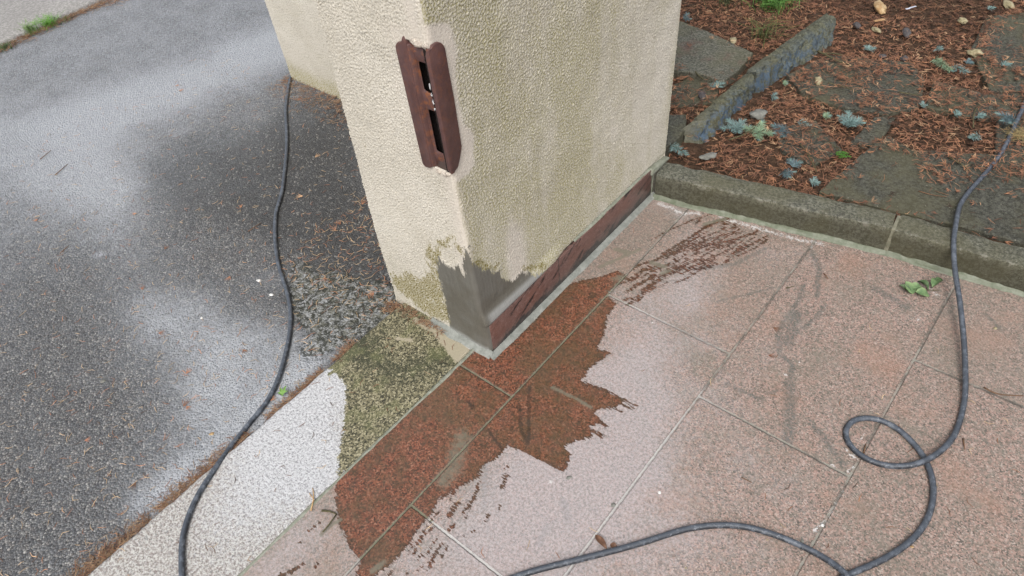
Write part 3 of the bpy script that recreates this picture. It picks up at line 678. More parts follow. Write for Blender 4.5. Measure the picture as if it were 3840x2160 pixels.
so = [(.8225, .001), (1.604, .001), (1.604, .104), (1.36, .1055), (1.357, .1045), (1.1, .106), (.8285, .107), (.8225, .104)]
me = prism('skirting', so, SX, XR - .004, lambda u, v, w: (w, u, v), .0015)
part('skirting', me, m_skirt())
me_ = strip('grout_joint', [(SX + .004, .800, 0), (SX + .004, 1.618, 0)], [(-.006, .007), (.001, .0062), (.007, .0035), (.012, .0012), (.015, -.002)], M_mortar_l, pillar, .0008)
me_.location = tuple(-PO)
me_ = strip('mortar_joint', [(-1.135, .800, 0), (-1.0, .808, 0), (-.935, .808, 0), (-.914, .806, 0)], [(-.014, .012), (-.002, .009), (.003, .005), (.009, .002), (.014, -.002)], M_mortar_l, pillar, .003)
me_.location = tuple(-PO)
# moist joint above the skirting (dark crack line) is the shadow gap left between stucco and tile
me_ = strip('sealing_strip', [(XR - .0005, 1.20, .1065), (XR - .0005, 1.600, .1050)], [(-.004, .004), (.003, .0035), (.0075, .0)], M_grout, pillar, .0015)
me_.location = tuple(-PO)

# ================================================================ WALL behind on the left
def bw_pos(s, zv, disp, mk): return np.column_stack([s, 1.479 - disp - .01 * smooth(.08 - zv, 0, .08) * 0, zv])
def bw_mask(s, zv):
    n = len(s); z_ = np.zeros(n)
    low = smooth(.10 - zv, 0, .10)
    return dict(mortar=z_ + 9, moss=low * .35, algae=.25 + .6 * low, pale=z_ + .15, cav_shade=z_, amp=z_ + .9, push=z_, light=z_, camp=z_ + 1.)
V, F, at = wall_mesh('rear_wall', -2.625, -1.28, -.06, .62, .0035, bw_pos, bw_mask, 1.80)
q4((-2.625, 1.48, -.06), (-2.625, 1.48, 1.8), (-2.625, 1.70, 1.8), (-2.625, 1.70, -.06))
q4((-2.625, 1.70, -.06), (-2.625, 1.70, 1.8), (-1.28, 1.70, 1.8), (-1.28, 1.70, -.06))
q4((-2.625, 1.479, 1.801), (-1.28, 1.479, 1.801), (-1.28, 1.70, 1.801), (-2.625, 1.70, 1.801))
tag(link('stucco_wall', mesh_np('rear_wall', V, F, at), M_stucco), 'cream stucco wall set back behind the left side of the pillar', 'wall')

# ================================================================ GARDEN
GZ = .055; SZ = .074
def m_soil():
    m = M('soil'); n = m.noise(60, 5, .75); col = m.mix(m.ss(n, .3, .7), (.030, .019, .012), (.11, .065, .04))
    col = m.mix(m.ss(m.vor(120), .35, .1, 0, .6), col, (.10, .05, .028))
    m.bump(m.noise(130, 5, .75), .008, 1.0); return m.out(col, .9, .2)
gx = axis(-1.6, .9, .02, None, 12); gy = axis(1.70, 3.9, .02, None, 14)
X, Y = np.meshgrid(gx, gy)
Z = GZ + .012 * (vn(X, Y, .12) - .5) + .006 * (vn(X, Y, .04, 2) - .5) + .035 * smooth(Y, 2.9, 3.8) * vn(X, Y, .3, 4)
ky2 = kerb_y(X) + .055
Yc = np.maximum(Y, ky2); 
me = mesh_np('garden_soil', np.column_stack([X.ravel(), Yc.ravel(), Z.ravel()]), grid_faces(len(gy), len(gx)))
tag(link('garden_soil', me, m_soil()), 'dark soil of the garden bed behind the kerb', 'soil', kind='structure')

# --- mossy kerbstones
def m_oldstone(name, c=(.10, .10, .076), blue=False, pink=False, dark=1.0):
    m = M(name); fine = m.noise(115, 6, .85); med = m.noise(40, 6, .8); big = m.noise(7, 4)
    c = tuple(v * dark for v in c)
    col = m.mix(m.ss(fine, .42, .58), tuple(v * .48 for v in c), tuple(v * 1.7 for v in c))
    col = m.mix(m.ss(med, .45, .7, 0, .6), col, (.045, .042, .022))
    col = m.mix(m.ss(big, .4, .65, 0, .45), col, (.13, .12, .062))
    col = m.mix(m.mul(m.ss(m.vor(85), .10, .05), m.ss(m.sepx(m.vor(85, out='Color')), .60, .68)), col, (.50, .48, .40))
    nz = m.sepx(m.t.nodes.new('ShaderNodeNewGeometry').outputs['Normal'], 2)
    # face towards the terrace is wetter and browner, arris rubbed white in places
    if not blue and not pink:
        col = m.mix(m.mul(m.ss(m.attr('arris'), .35, 1.), m.ss(m.noise(40, 6, .9), .52, .58, 0, .75)), col, (.34, .33, .27))
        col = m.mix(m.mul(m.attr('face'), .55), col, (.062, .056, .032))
    if blue:
        bl = m.mul(m.attr('stain'), m.ss(m.noise(30, 6, .85), .44, .56))
        col = m.mix(m.mul(bl, .75), col, (.070, .125, .205))
        col = m.mix(m.mul(m.attr('pale'), m.ss(med, .4, .6, .2, .7)), col, (.23, .225, .18))
    if pink: col = m.mix(m.ss(m.noise(11, 4), .52, .68, 0, .5), col, (.16, .085, .075))
    m.bump(m.noise(110, 6, .85), .006, 1.0); m.bump(m.noise(420, 2), .001, .5)
    return m.out(col, .72, .35)
M_kstone = m_oldstone('mossy_kerb', (.135, .135, .105))
KH = .085
def kerbstone(a, b, label, wd=.085):
    a = np.array(a); b = np.array(b); L = np.linalg.norm(b - a); t = (b - a) / L; nrm = np.array([-t[1], t[0]])
    n = int(L / .008); s = np.linspace(0, L, n)
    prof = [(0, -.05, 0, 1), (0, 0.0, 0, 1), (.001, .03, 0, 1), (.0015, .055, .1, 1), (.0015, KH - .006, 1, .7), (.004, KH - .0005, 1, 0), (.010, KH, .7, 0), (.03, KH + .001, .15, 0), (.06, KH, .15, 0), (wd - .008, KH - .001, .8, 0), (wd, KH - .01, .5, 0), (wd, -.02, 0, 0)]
    V = []; ar = []; fa = []
    for j, (u, zz_, r_, f_) in enumerate(prof):
        wv = .005 * (vn(s + a[0] * 9, s * 0 + j * .01, .045) - .5) + .003 * (vn(s, s * 0 + j, .014) - .5)
        P_ = a[None] + t[None] * s[:, None] + nrm[None] * (u + wv)[:, None]
        V.append(np.column_stack([P_, zz_ + wv * .5])); ar.append(np.full(n, r_)); fa.append(np.full(n, f_))
    m_ = len(prof); V = np.stack(V, 1).reshape(-1, 3); ar = np.stack(ar, 1).ravel(); fa = np.stack(fa, 1).ravel()
    F = [list(map(int, q)) for q in grid_faces(n, m_)] + [list(range(m_)), [(n - 1) * m_ + k for k in range(m_)][::-1]]
    me = mesh_np('kerbstone', V, F, dict(arris=ar, face=fa), smooth_=True)
    try: me.set_sharp_from_angle(angle=math.radians(50))
    except Exception: pass
    o = tag(link('kerbstone', me, M_kstone), label, 'kerb', 'mossy kerbstones along the garden')
    return o
tdir = (K1 - K0) / np.linalg.norm(K1 - K0); t2 = (K2 - K1) / np.linalg.norm(K2 - K1)
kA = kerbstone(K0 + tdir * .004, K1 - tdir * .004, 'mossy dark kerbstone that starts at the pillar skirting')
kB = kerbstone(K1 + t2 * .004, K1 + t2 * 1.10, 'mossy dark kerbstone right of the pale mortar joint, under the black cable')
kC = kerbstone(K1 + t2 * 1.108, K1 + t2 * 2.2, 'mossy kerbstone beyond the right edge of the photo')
strip('grout_strip', [(*K0, 0), (*(K1), 0)], [(-.006, .010), (.003, .007), (.009, .003), (.0135, .0005), (.015, -.002)], m_plain('green_grout', (.10, .118, .075), (.185, .20, .15), 40, .45), kA, .002)
strip('grout_strip', [(*K1, 0), (*(K1 + t2 * 1.1), 0)], [(-.006, .010), (.003, .007), (.009, .003), (.0135, .0005), (.015, -.002)], bpy.data.materials['green_grout'], kB, .002)
me = prism('mortar_joint', [(-.001, .0), (.072, .0), (.072, KH - .002), (.004, KH - .001)], -.0055, .0055, lambda u, v, w_: (K1[0] + t2[0] * w_ - t2[1] * (u - .001), K1[1] + t2[1] * w_ + t2[0] * (u - .001), v), .001)
link('mortar_joint', me, m_plain('olive_mortar', (.12, .118, .08), (.24, .23, .17), 50, .8), kA)

# mortar fillet between pillar and kerb
me_ = strip('corner_mortar', [(XR + .002, 1.608, .0), (XR + .002, 1.612, .104)], [(-.006, 0), (.004, 0), (.010, 0)], M_grout, pillar, .001, .004); me_.location = tuple(-PO)
me = prism('mortar_fillet', [(1.595, .086), (1.70, .088), (1.70, .094), (1.60, .108)], XR + .016, XR - .006, lambda u, v, w_: (w_, u, v), .003); part('mortar_fillet', me, M_grout)

# --- flat slabs of stone in the bed
M_slab = m_oldstone('slab_stone', (.075, .075, .060)); M_slab_p = m_oldstone('slab_stone_pink', (.125, .125, .10), pink=True); SLABS = []
def slab(poly, label, ztop=SZ, th=.035, mat=None, group='flat stone slabs in the garden bed'):
    pts = gpl(poly, ztop); c = pts.mean(0); out = []; SLABS.append((pts, ztop))
    n = len(pts)
    for i in range(n):
        a, b = pts[i], pts[(i + 1) % n]; k = max(2, int(np.linalg.norm(b - a) / .03))
        for j in range(k):
            q = a + (b - a) * j / k; out.append(q + (RNG.random(2) - .5) * .005 * (j > 0))
    if np.cross(np.append(out[1] - out[0], 0), np.append(c - out[0], 0))[2] < 0: out = out[::-1]
    me = prism('stone_slab', [(q[0], q[1]) for q in out], ztop - th, ztop, lambda u, v, w_: (u, v, w_), .003, 1)
    o = link('stone_slab', me, mat or M_slab); tag(o, label, 'stone slab', group); return o
slab([(3072, 716), (3265, 548), (3330, 505), (3420, 560), (3980, 590), (4120, 985), (3840, 912), (3569, 840), (3375, 795)], 'wide bare dark slab against the kerb, crossed by the black cable')
slab([(3190, 530), (3280, 436), (3360, 438), (3312, 510), (3283, 541), (3226, 540)], 'small bare slab between the blue spruce cluster and the wide slab', SZ - .003)
slab([(2950, 280), (3100, 205), (3300, 222), (3420, 232), (3470, 300), (3450, 400), (3330, 425), (3150, 400), (3010, 350)], 'broad dark slab under needles right of the leaning edging stones', SZ - .004)
slab([(3700, 60), (3900, 40), (4000, 330), (3720, 345), (3640, 190)], 'dark slab in the upper right corner of the bed', SZ - .004)
slab([(3500, 300), (3700, 352), (4000, 340), (4000, 440), (3660, 440), (3470, 400)], 'dark slab under needles left of the cable where it leaves the photo', SZ - .003)
slab([(3740, 452), (4000, 450), (4000, 575), (3730, 580)], 'dark slab right of the cable beside the straw clump', SZ - .003)
slab([(2900, 480), (3060, 450), (3160, 560), (3050, 620), (2930, 560)], 'small dark slab below the blue spruce twigs', SZ - .006)
slab([(2330, 110), (2549, 76), (2674, 126), (2826, 198), (2770, 262), (2712, 303), (2620, 275), (2400, 245)], 'thick grey slab with reddish tinge beside the pillar edge', SZ + .014, .055, M_slab_p)
slab([(2440, 470), (2505, 428), (2576, 428), (2572, 480), (2540, 520), (2440, 600)], 'small grey block between the pillar edge and the blue stained edging stone', SZ + .022, .06)
slab([(2512, 320), (2600, 285), (2700, 300), (2690, 380), (2600, 395), (2500, 400)], 'sunken grey slab in the needles between thick slab and edging stones', SZ - .008)

# --- leaning edging stones
def edging(poly_pts, label, blue_k, seed):
    # poly_pts: world corner points: near/far at top-left, top-right, bottom-right
    (tl0, tl1), (tr0, tr1), (br0, br1) = poly_pts
    n = 90; prof = []
    t = np.linspace(0, 1, n)
    def lin(a, b): a = np.array(a); b = np.array(b); return a[None] + (b - a)[None] * t[:, None]
    TL, TR, BR = lin(tl0, tl1), lin(tr0, tr1), lin(br0, br1)
    BL = TL + np.array([[.0, 0, -.13]]) + (BR - TR) * np.array([[.6, .6, 0]])
    rows = []
    def put(P_, k): rows.append((P_, k))
    put(BL, 0); put(TL * .75 + BL * .25, 0); put(TL * .95 + BL * .05, 0)
    put(TL * .8 + TR * .2 + np.array([[0, 0, .004]]), 0); put(TL * .5 + TR * .5 + np.array([[0, 0, .005]]), .15); put(TL * .2 + TR * .8 + np.array([[0, 0, .003]]), .3)
    put(TR * .96 + BR * .04, .5); put(TR * .75 + BR * .25, .9); put(TR * .5 + BR * .5, 1.); put(TR * .25 + BR * .75, 1.); put(BR, .8); put(BR * 1.0 + np.array([[0, 0, -.05]]), 0)
    V = []; st = []; pa = []
    for j, (P_, k) in enumerate(rows):
        w1 = (vn(t * 9 + seed, t * 0 + j * .5, .5) - .5) * .014 + (vn(t * 30 + seed, t * 0 + j * .8, .6) - .5) * .012
        Q = P_ + np.column_stack([w1, w1 * .3, w1 * .8]); V.append(Q)
        st.append(np.clip(k * (1.25 * blue_k * (1 - .55 * t) + .1), 0, 1) * np.ones(n)); pa.append(np.exp(-(t / .25) ** 2) * (1 - k) * (.9 if seed == 1 else .2))
    m_ = len(rows); V = np.stack(V, 1).reshape(-1, 3); st = np.stack(st, 1).ravel(); pa = np.stack(pa, 1).ravel()
    F = [list(map(int, q)) for q in grid_faces(n, m_)] + [list(range(m_)), [(n - 1) * m_ + k for k in range(m_)][::-1]]
    me = mesh_np('edging_stone', V, F, dict(stain=st, pale=pa))
    try: me.set_sharp_from_angle(angle=math.radians(48))
    except Exception: pass
    tag(link('edging_stone', me, M_edge), label, 'edging stone', 'edging stones standing on edge in the bed')
M_edge = m_oldstone('edging_stone', (.098, .102, .072), blue=True)
TZ = .125
P3 = lambda x, y, z_: tuple(gp(x, y, z_))
edging(((P3(2562, 478, TZ - .02), P3(2790, 276, TZ)), (P3(2625, 470, TZ - .02), P3(2829, 300, TZ)), (P3(2636, 545, .055), P3(2824, 368, .05))), 'blue stained edging stone nearer the pillar, standing on edge', 1.0, 1)
edging(((P3(2796, 262, TZ), P3(3086, 52, TZ)), (P3(2832, 282, TZ), P3(3136, 64, TZ)), (P3(2834, 352, .055), P3(3122, 172, .055))), 'long mossy edging stone farther from the pillar, with a blunt far end', .75, 2)

# --- needle litter ------------------------------------------------------
class Ribbons:
    "many thin curved ribbons gathered in one mesh"
    def __init__(s): s.V = []; s.F = []; s.C = []; s.n = 0
    def add(s, p0, p1, wd, col, bend=0.0, lift=0.0, taper=.35):
        p0 = np.asarray(p0, float); p1 = np.asarray(p1, float); d = p1 - p0; L = np.linalg.norm(d) + 1e-9; t = d / L
        sd_ = np.cross(t, (0, 0, 1.0)); sn = np.linalg.norm(sd_); sd_ = sd_ / sn if sn > 1e-3 else np.array([1., 0, 0])
        up = np.cross(sd_, t); mid = (p0 + p1) / 2 + sd_ * bend * L + up * lift * L
        pts = []
        for q, k in ((p0, .8), (mid, 1.0), (p1, taper)):
            h = wd * k * .5
            pts += [q - sd_ * h, q + up * h * .9, q + sd_ * h]
        b = s.n; s.V += pts; s.C += [col] * 9
        for i in (0, 3):
            s.F += [(b + i, b + i + 1, b + i + 4, b + i + 3), (b + i + 1, b + i + 2, b + i + 5, b + i + 4)]
        s.n += 9
    def build(s, name, mat, parent=None):
        return link(name, mesh_np(name, np.array(s.V), np.array(s.F), cols=np.array(s.C)), mat, parent)
M_litter = m_vcol('dead_needles', .65, .3, .3)
PAL = 1.05 * np.array([(.27, .13, .075), (.21, .098, .06), (.36, .175, .095), (.17, .085, .052), (.09, .048, .03), (.46, .29, .17), (.05, .032, .022), (.27, .14, .08)])
PW = np.array([.24, .2, .15, .14, .1, .06, .06, .05])
def pcol(): return PAL[RNG.choice(8, p=PW)] * (.75 + .5 * RNG.random())
clear = [(gpl(p, SZ), k) for p, k in [
    ([(3090, 722), (3145, 665), (3215, 606), (3262, 570), (3310, 560), (3424, 592), (3448, 649), (3486, 690), (3602, 700), (3660, 640), (3740, 660), (3860, 690), (3860, 930), (3569, 850), (3375, 800)], .03),
    ([(3195, 530), (3280, 436), (3356, 438), (3312, 510), (3283, 541)], .06),
    ([(3000, 330), (3140, 225), (3300, 232), (3415, 240), (3440, 300), (3440, 395), (3330, 415), (3180, 400)], .55),
    ([(3760, 60), (3860, 50), (3860, 330), (3740, 320), (3690, 160)], .5), ([(3520, 310), (3700, 352), (3860, 350), (3860, 430), (3600, 410)], .7),
    ([(3745, 455), (3860, 450), (3860, 575), (3720, 575)], .4), ([(2920, 500), (3060, 465), (3130, 555), (3000, 600)], .8), ([(3600, 600), (3700, 560), (3760, 640), (3640, 690)], .5),
    ([(2512, 330), (2600, 295), (2690, 305), (2680, 370), (2600, 385)], .3)]]
clear.append((gpl([(2330, 110), (2549, 76), (2674, 126), (2830, 196), (2770, 265), (2712, 307), (2620, 282), (2500, 250)], SZ + .014), .012))
clear.append((gpl([(2440, 470), (2505, 428), (2578, 425), (2572, 480), (2540, 525), (2440, 600)], SZ + .022), .0))
clear.append((gpl([(2555, 480), (2796, 255), (3086, 45), (3140, 60), (3126, 175), (2834, 355), (2640, 550), (2580, 560)], .09), .015))
def ground_z(P_):
    return GZ + .012 * (vn(P_[:, 0], P_[:, 1], .12) - .5) + .006 * (vn(P_[:, 0], P_[:, 1], .04, 2) - .5) + .035 * smooth(P_[:, 1], 2.9, 3.8) * vn(P_[:, 0], P_[:, 1], .3, 4)
def litter(n, xr, yr):
    Q = np.column_stack([RNG.uniform(*xr, n), RNG.uniform(*yr, n)])
    ok = Q[:, 1] > kerb_y(Q[:, 0]) + .088 - .012 * (RNG.random(n) < .12)
    keep = np.ones(n); zb = ground_z(Q)
    for pl, k in clear:
        ins = sd_poly(Q + (RNG.random((n, 2)) - .5) * .03, pl) < 0; keep = np.where(ins, np.minimum(keep, k), keep); 
        if k > 0: zb = np.where(ins, np.maximum(zb, SZ), zb)
    for pl, zt in SLABS: zb = np.where(sd_poly(Q, pl) < 0, np.maximum(zb, zt), zb)
    patch = vn(Q[:, 0], Q[:, 1], .13, 9); keep = keep * np.where(keep < .6, np.where(patch > .5, 1.7, .4), 1)
    ok &= RNG.random(n) < keep
    ok &= ~((Q[:, 0] < XR) & (Q[:, 1] < 1.70))
    return Q[ok], zb[ok]
rb = Ribbons()
Q, zb = litter(31000, (-1.5, .95), (1.74, 3.75))
for (x, y), z0 in zip(Q, zb):
    far = y > 2.95 and x < -.35
    z_ = z0 + .002 + RNG.random() * .016; a = RNG.random() * 6.283
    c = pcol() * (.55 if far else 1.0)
    if RNG.random() < .5:
        nn = RNG.integers(3, 7); L0 = .010 + .014 * RNG.random()
        for k in range(nn):
            aa = a + (k - nn / 2) * .32 + RNG.normal() * .12; L = L0 * (.6 + .6 * RNG.random()); o_ = RNG.random() * L0 * .5
            bx, by = x + math.cos(a) * o_, y + math.sin(a) * o_
            rb.add((bx, by, z_), (bx + math.cos(aa) * L, by + math.sin(aa) * L, z_ + RNG.normal() * .004), .0021, c * (.85 + .3 * RNG.random()), RNG.normal() * .08)
    else:
        for k in range(2):
            L = .012 + .022 * RNG.random(); aa = RNG.random() * 6.283; ox, oy = RNG.normal(size=2) * .012
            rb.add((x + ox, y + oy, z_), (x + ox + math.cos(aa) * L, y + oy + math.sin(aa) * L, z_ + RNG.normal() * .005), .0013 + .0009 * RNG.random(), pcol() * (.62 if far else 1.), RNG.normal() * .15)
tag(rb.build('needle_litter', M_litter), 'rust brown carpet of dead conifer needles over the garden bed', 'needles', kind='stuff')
# needles gathered along the kerb and wall foot
rb = Ribbons()
def needle(rb, x, y, z_, L=.018, c=None, wd=.0014, flat=.2):
    a = RNG.random() * 6.283; rb.add((x, y, z_), (x + math.cos(a) * L, y + math.sin(a) * L, z_ + abs(RNG.normal()) * L * flat), wd, c if c is not None else (pcol() * .8 if RNG.random() < .45 else np.array((.34, .22, .13)) * (.5 + .7 * RNG.random())), RNG.normal() * .14)
for y in RNG.uniform(-.55, .80, 3000):
    yw = .022 - .016 * float(smooth(np.array(y), .0, .45)) + (.020 if y > .62 else 0)
    if float(vn(y, 0, .05, 4)) < (.10 if y < .25 else .42): continue
    x = KX0 - .002 - abs(RNG.normal()) * yw
    needle(rb, x, y, AZ + .002 + max(0, .012 - abs(x - KX0) * .5) * RNG.random(), .012 + .012 * RNG.random())
for y in RNG.uniform(-.3, 4.5, 7000):
    x = EX + .004 + abs(RNG.normal()) * .038 * (.5 + float(vn(y, 1, .3, 6)))
    needle(rb, x, y, AZ + .002 + .014 * RNG.random(), .015 + .02 * RNG.random(), wd=.0022)
for k in range(1500):
    x = RNG.uniform(-2.66, -1.3); y = 1.476 - abs(RNG.normal()) * (.055 + .03 * float(vn(x, 0, .15)))
    needle(rb, x, y, AZ + .003 + .008 * RNG.random(), .014 + .016 * RNG.random(), wd=.0018)
for k in range(260):
    x = RNG.uniform(-1.30, -1.08); y = .800 - abs(RNG.normal()) * .012
    needle(rb, x, y, (.002 if x > KX0 else AZ + .003) + .004 * RNG.random(), .010 + .01 * RNG.random())
tag(rb.build('drifted_needles', M_litter), 'brown needles drifted along the kerb, wall foot and pavement edge', 'needles', kind='stuff')
rb = Ribbons()
def scatter(n, xr, yr, z0, dens=None, sc=1.0, light=1.5):
    for k in range(n):
        x, y = RNG.uniform(*xr), RNG.uniform(*yr)
        if dens and RNG.random() > dens(x, y): continue
        if (x > -1.315 and x < -.92 and y > .79) or (y > 1.47): continue
        r = RNG.random()
        c = np.array((.58, .42, .26)) * (.6 + .6 * RNG.random()) if r < .45 else pcol() * light
        a = RNG.random() * 6.283; L = (.013 + .014 * RNG.random()) * sc
        if r > .985:
            for q in range(4): rb.add((x, y, z0), (x + math.cos(a + q * .35) * L, y + math.sin(a + q * .35) * L, z0 + .002), .002, c, 0)
        else: rb.add((x, y, z0), (x + math.cos(a) * L, y + math.sin(a) * L, z0 + RNG.random() * .003), .0016, c, RNG.normal() * .18)
scatter(4400, (-3.2, KX0), (-.45, 1.45), AZ + .003, lambda x, y: .28 + .5 * math.exp(-((x + 1.45) / .35) ** 2))
scatter(700, (-1.75, -1.29), (.70, 1.45), AZ + .003, None, 1.1, 1.3)
scatter(60, (KX0 + .01, KX1 - .01), (-.3, .78), .001, None, .9, .8)
scatter(150, (-.45, .40), (.55, 1.72), .001, lambda x, y: .25 + .6 * smooth(np.array(x), -.3, .2), 1.0, .9)
scatter(12, (-.93, -.4), (.2, 1.5), .001)
for (x, y, a, L) in [(355, 25, 0, .05), (240, 600, 0, .05)]: pass
tag(rb.build('scattered_needles', M_litter), 'single dry needles scattered over asphalt, kerb and tiles', 'needles', kind='stuff')

# ================================================================ CABLES
def m_cable():
    m = M('cable_rubber')
    n = m.noise(25, 4); sc_ = m.noise(1, 4, .7, co=m.map((55, 55, 55)))
    col = m.mix(m.ss(m.attr('ang'), -.2, 1.0, 0, .50), (.020, .023, .029), (.105, .125, .155))  # lighter upper side and dark underside: shading painted into the rubber colour
    col = m.mix(m.ss(sc_, .48, .62, 0, .6), col, (.14, .16, .19))
    col = m.mix(m.ss(m.noise(120, 6, .85), .56, .64, 0, .65), col, (.26, .28, .31))
    m.bump(m.noise(110, 3), .0008, .4)
    return m.out(col, .48, .45)
M_cable = m_cable()
def catmull(Pc, step=.006):
    Pc = np.asarray(Pc, float); Pc = np.concatenate([[2 * Pc[0] - Pc[1]], Pc, [2 * Pc[-1] - Pc[-2]]]); out = []
    for i in range(1, len(Pc) - 2):
        p0, p1, p2, p3 = Pc[i - 1:i + 3]; n = max(2, int(np.linalg.norm(p2 - p1) / step))
        for k in range(n):
            t = k / n; out.append(.5 * (2 * p1 + (p2 - p0) * t + (2 * p0 - 5 * p1 + 4 * p2 - p3) * t ** 2 + (3 * p1 - p0 - 3 * p2 + p3) * t ** 3))
    out.append(Pc[-2]); return np.array(out)
def relax(Cc, it=25):
    for _ in range(it): Cc[1:-1] = .5 * Cc[1:-1] + .25 * (Cc[:-2] + Cc[2:])
    return Cc
def tube(name, pts, r, mat, parent=None, ns=14, step=.006, taper=None, it=25):
    Cc = relax(catmull(pts, step), it); n = len(Cc); T_ = np.gradient(Cc, axis=0); T_ /= np.linalg.norm(T_, axis=1)[:, None]
    S_ = np.cross(T_, (0, 0, 1.0)); S_ /= (np.linalg.norm(S_, axis=1)[:, None] + 1e-9); U_ = np.cross(S_, T_)
    th = np.arange(ns) / ns * 2 * math.pi; rr = np.full(n, r) if taper is None else r * np.interp(np.linspace(0, 1, n), *taper)
    V = Cc[:, None] + rr[:, None, None] * (S_[:, None] * np.cos(th)[None, :, None] + U_[:, None] * np.sin(th)[None, :, None])
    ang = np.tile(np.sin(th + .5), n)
    i = np.arange(n - 1)[:, None] * ns; j = np.arange(ns)[None]; jn = (j + 1) % ns
    Fq = np.stack([i + j, i + jn, i + ns + jn, i + ns + j], 2).reshape(-1, 4)
    F = [list(map(int, q)) for q in Fq] + [list(range(ns))[::-1], [(n - 1) * ns + k for k in range(ns)]]
    return link(name, mesh_np(name, V.reshape(-1, 3), F, dict(ang=ang)), mat, parent)
CR = .0066
lc = [(1092, 286), (1081, 338), (1072, 412), (1075, 472), (1076, 547), (1070, 621), (1058, 720), (1036, 794), (1031, 869), (1035, 929), (1043, 988), (1060, 1043), (1080, 1107), (1090, 1167), (1088, 1242), (1074, 1316), (1056, 1386), (1036, 1440), (1004, 1505), (954, 1564)]
lz = [AZ + CR] * len(lc)
lc2 = [(894, 1639), (855, 1688), (820, 1738), (775, 1803), (735, 1867), (706, 1937), (686, 2001), (681, 2066), (682, 2160), (690, 2260), (720, 2420), (900, 2700), (1500, 3400), (2200, 4600)]
zz2 = [AZ + CR, AZ + CR + .004, -.004 + CR, CR] + [CR] * 10
p = [tuple(gp(*q, zv)) for q, zv in zip(lc + lc2, lz + zz2)]
p = [(p[0][0] - .05, 2.0, AZ + CR), (p[0][0] - .045, 1.62, AZ + CR), (p[0][0] - .02, 1.54, AZ + CR)] + p
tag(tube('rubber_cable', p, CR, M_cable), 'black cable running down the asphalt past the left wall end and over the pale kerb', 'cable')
GC = SZ + CR
rc = [(3940, 250, GC + .004), (3870, 330, GC + .004), (3840, 396, GC + .004), (3821, 438, GC + .004), (3789, 507, GC + .004), (3763, 560, GC), (3731, 607, GC), (3678, 670, GC), (3631, 722, GC + .001), (3603, 762, GC + .006), (3593, 794, GC + .008), (3584, 844, KH + CR + .006), (3576, 894, KH + CR + .002),
      (3576, 944, KH - .002), (3581, 1018, .066), (3592, 1083, .052), (3601, 1142, .043), (3609, 1217, .034), (3616, 1291, .026), (3619, 1366, .020), (3621, 1440, .014), (3618, 1500, .010), (3606, 1554, CR), (3584, 1624, CR + .003), (3544, 1678, CR + .009), (3484, 1723, CR + .0135), (3425, 1745, CR + .009), (3355, 1752, CR + .002),
      (3280, 1738, CR), (3221, 1708, CR), (3181, 1668, CR), (3162, 1624, CR), (3169, 1594, CR), (3201, 1570, CR), (3251, 1564, CR), (3305, 1573, CR), (3360, 1601, CR), (3410, 1644, CR), (3449, 1688, CR), (3479, 1738, CR), (3497, 1788, CR), (3502, 1837, CR), (3497, 1897, CR), (3479, 1947, CR), (3444, 2001, CR), (3395, 2046, CR),
      (3335, 2086, CR), (3266, 2121, CR), (3191, 2150, CR), (3110, 2200, CR), (3090, 2290, CR), (3150, 2360, CR), (3240, 2340, CR), (3250, 2250, CR), (3176, 2152, CR + .0135), (3121, 2111, CR + .004), (3057, 2071, CR), (2982, 2036, CR), (2908, 2006, CR), (2838, 1984, CR), (2759, 1969, CR), (2684, 1969, CR), (2610, 1977, CR), (2557, 1987, CR),
      (2423, 2031, CR), (2299, 2066, CR), (2199, 2091, CR), (2100, 2116, CR), (2000, 2141, CR), (1930, 2165, CR), (1750, 2240, CR), (1500, 2400, CR), (1350, 2750, CR), (1700, 3300, CR), (2500, 4200, CR)]
tag(tube('rubber_cable', [tuple(gp(*q)) for q in rc], CR, M_cable), 'black cable looped on the pink tiles and coming over the mossy kerb', 'cable')

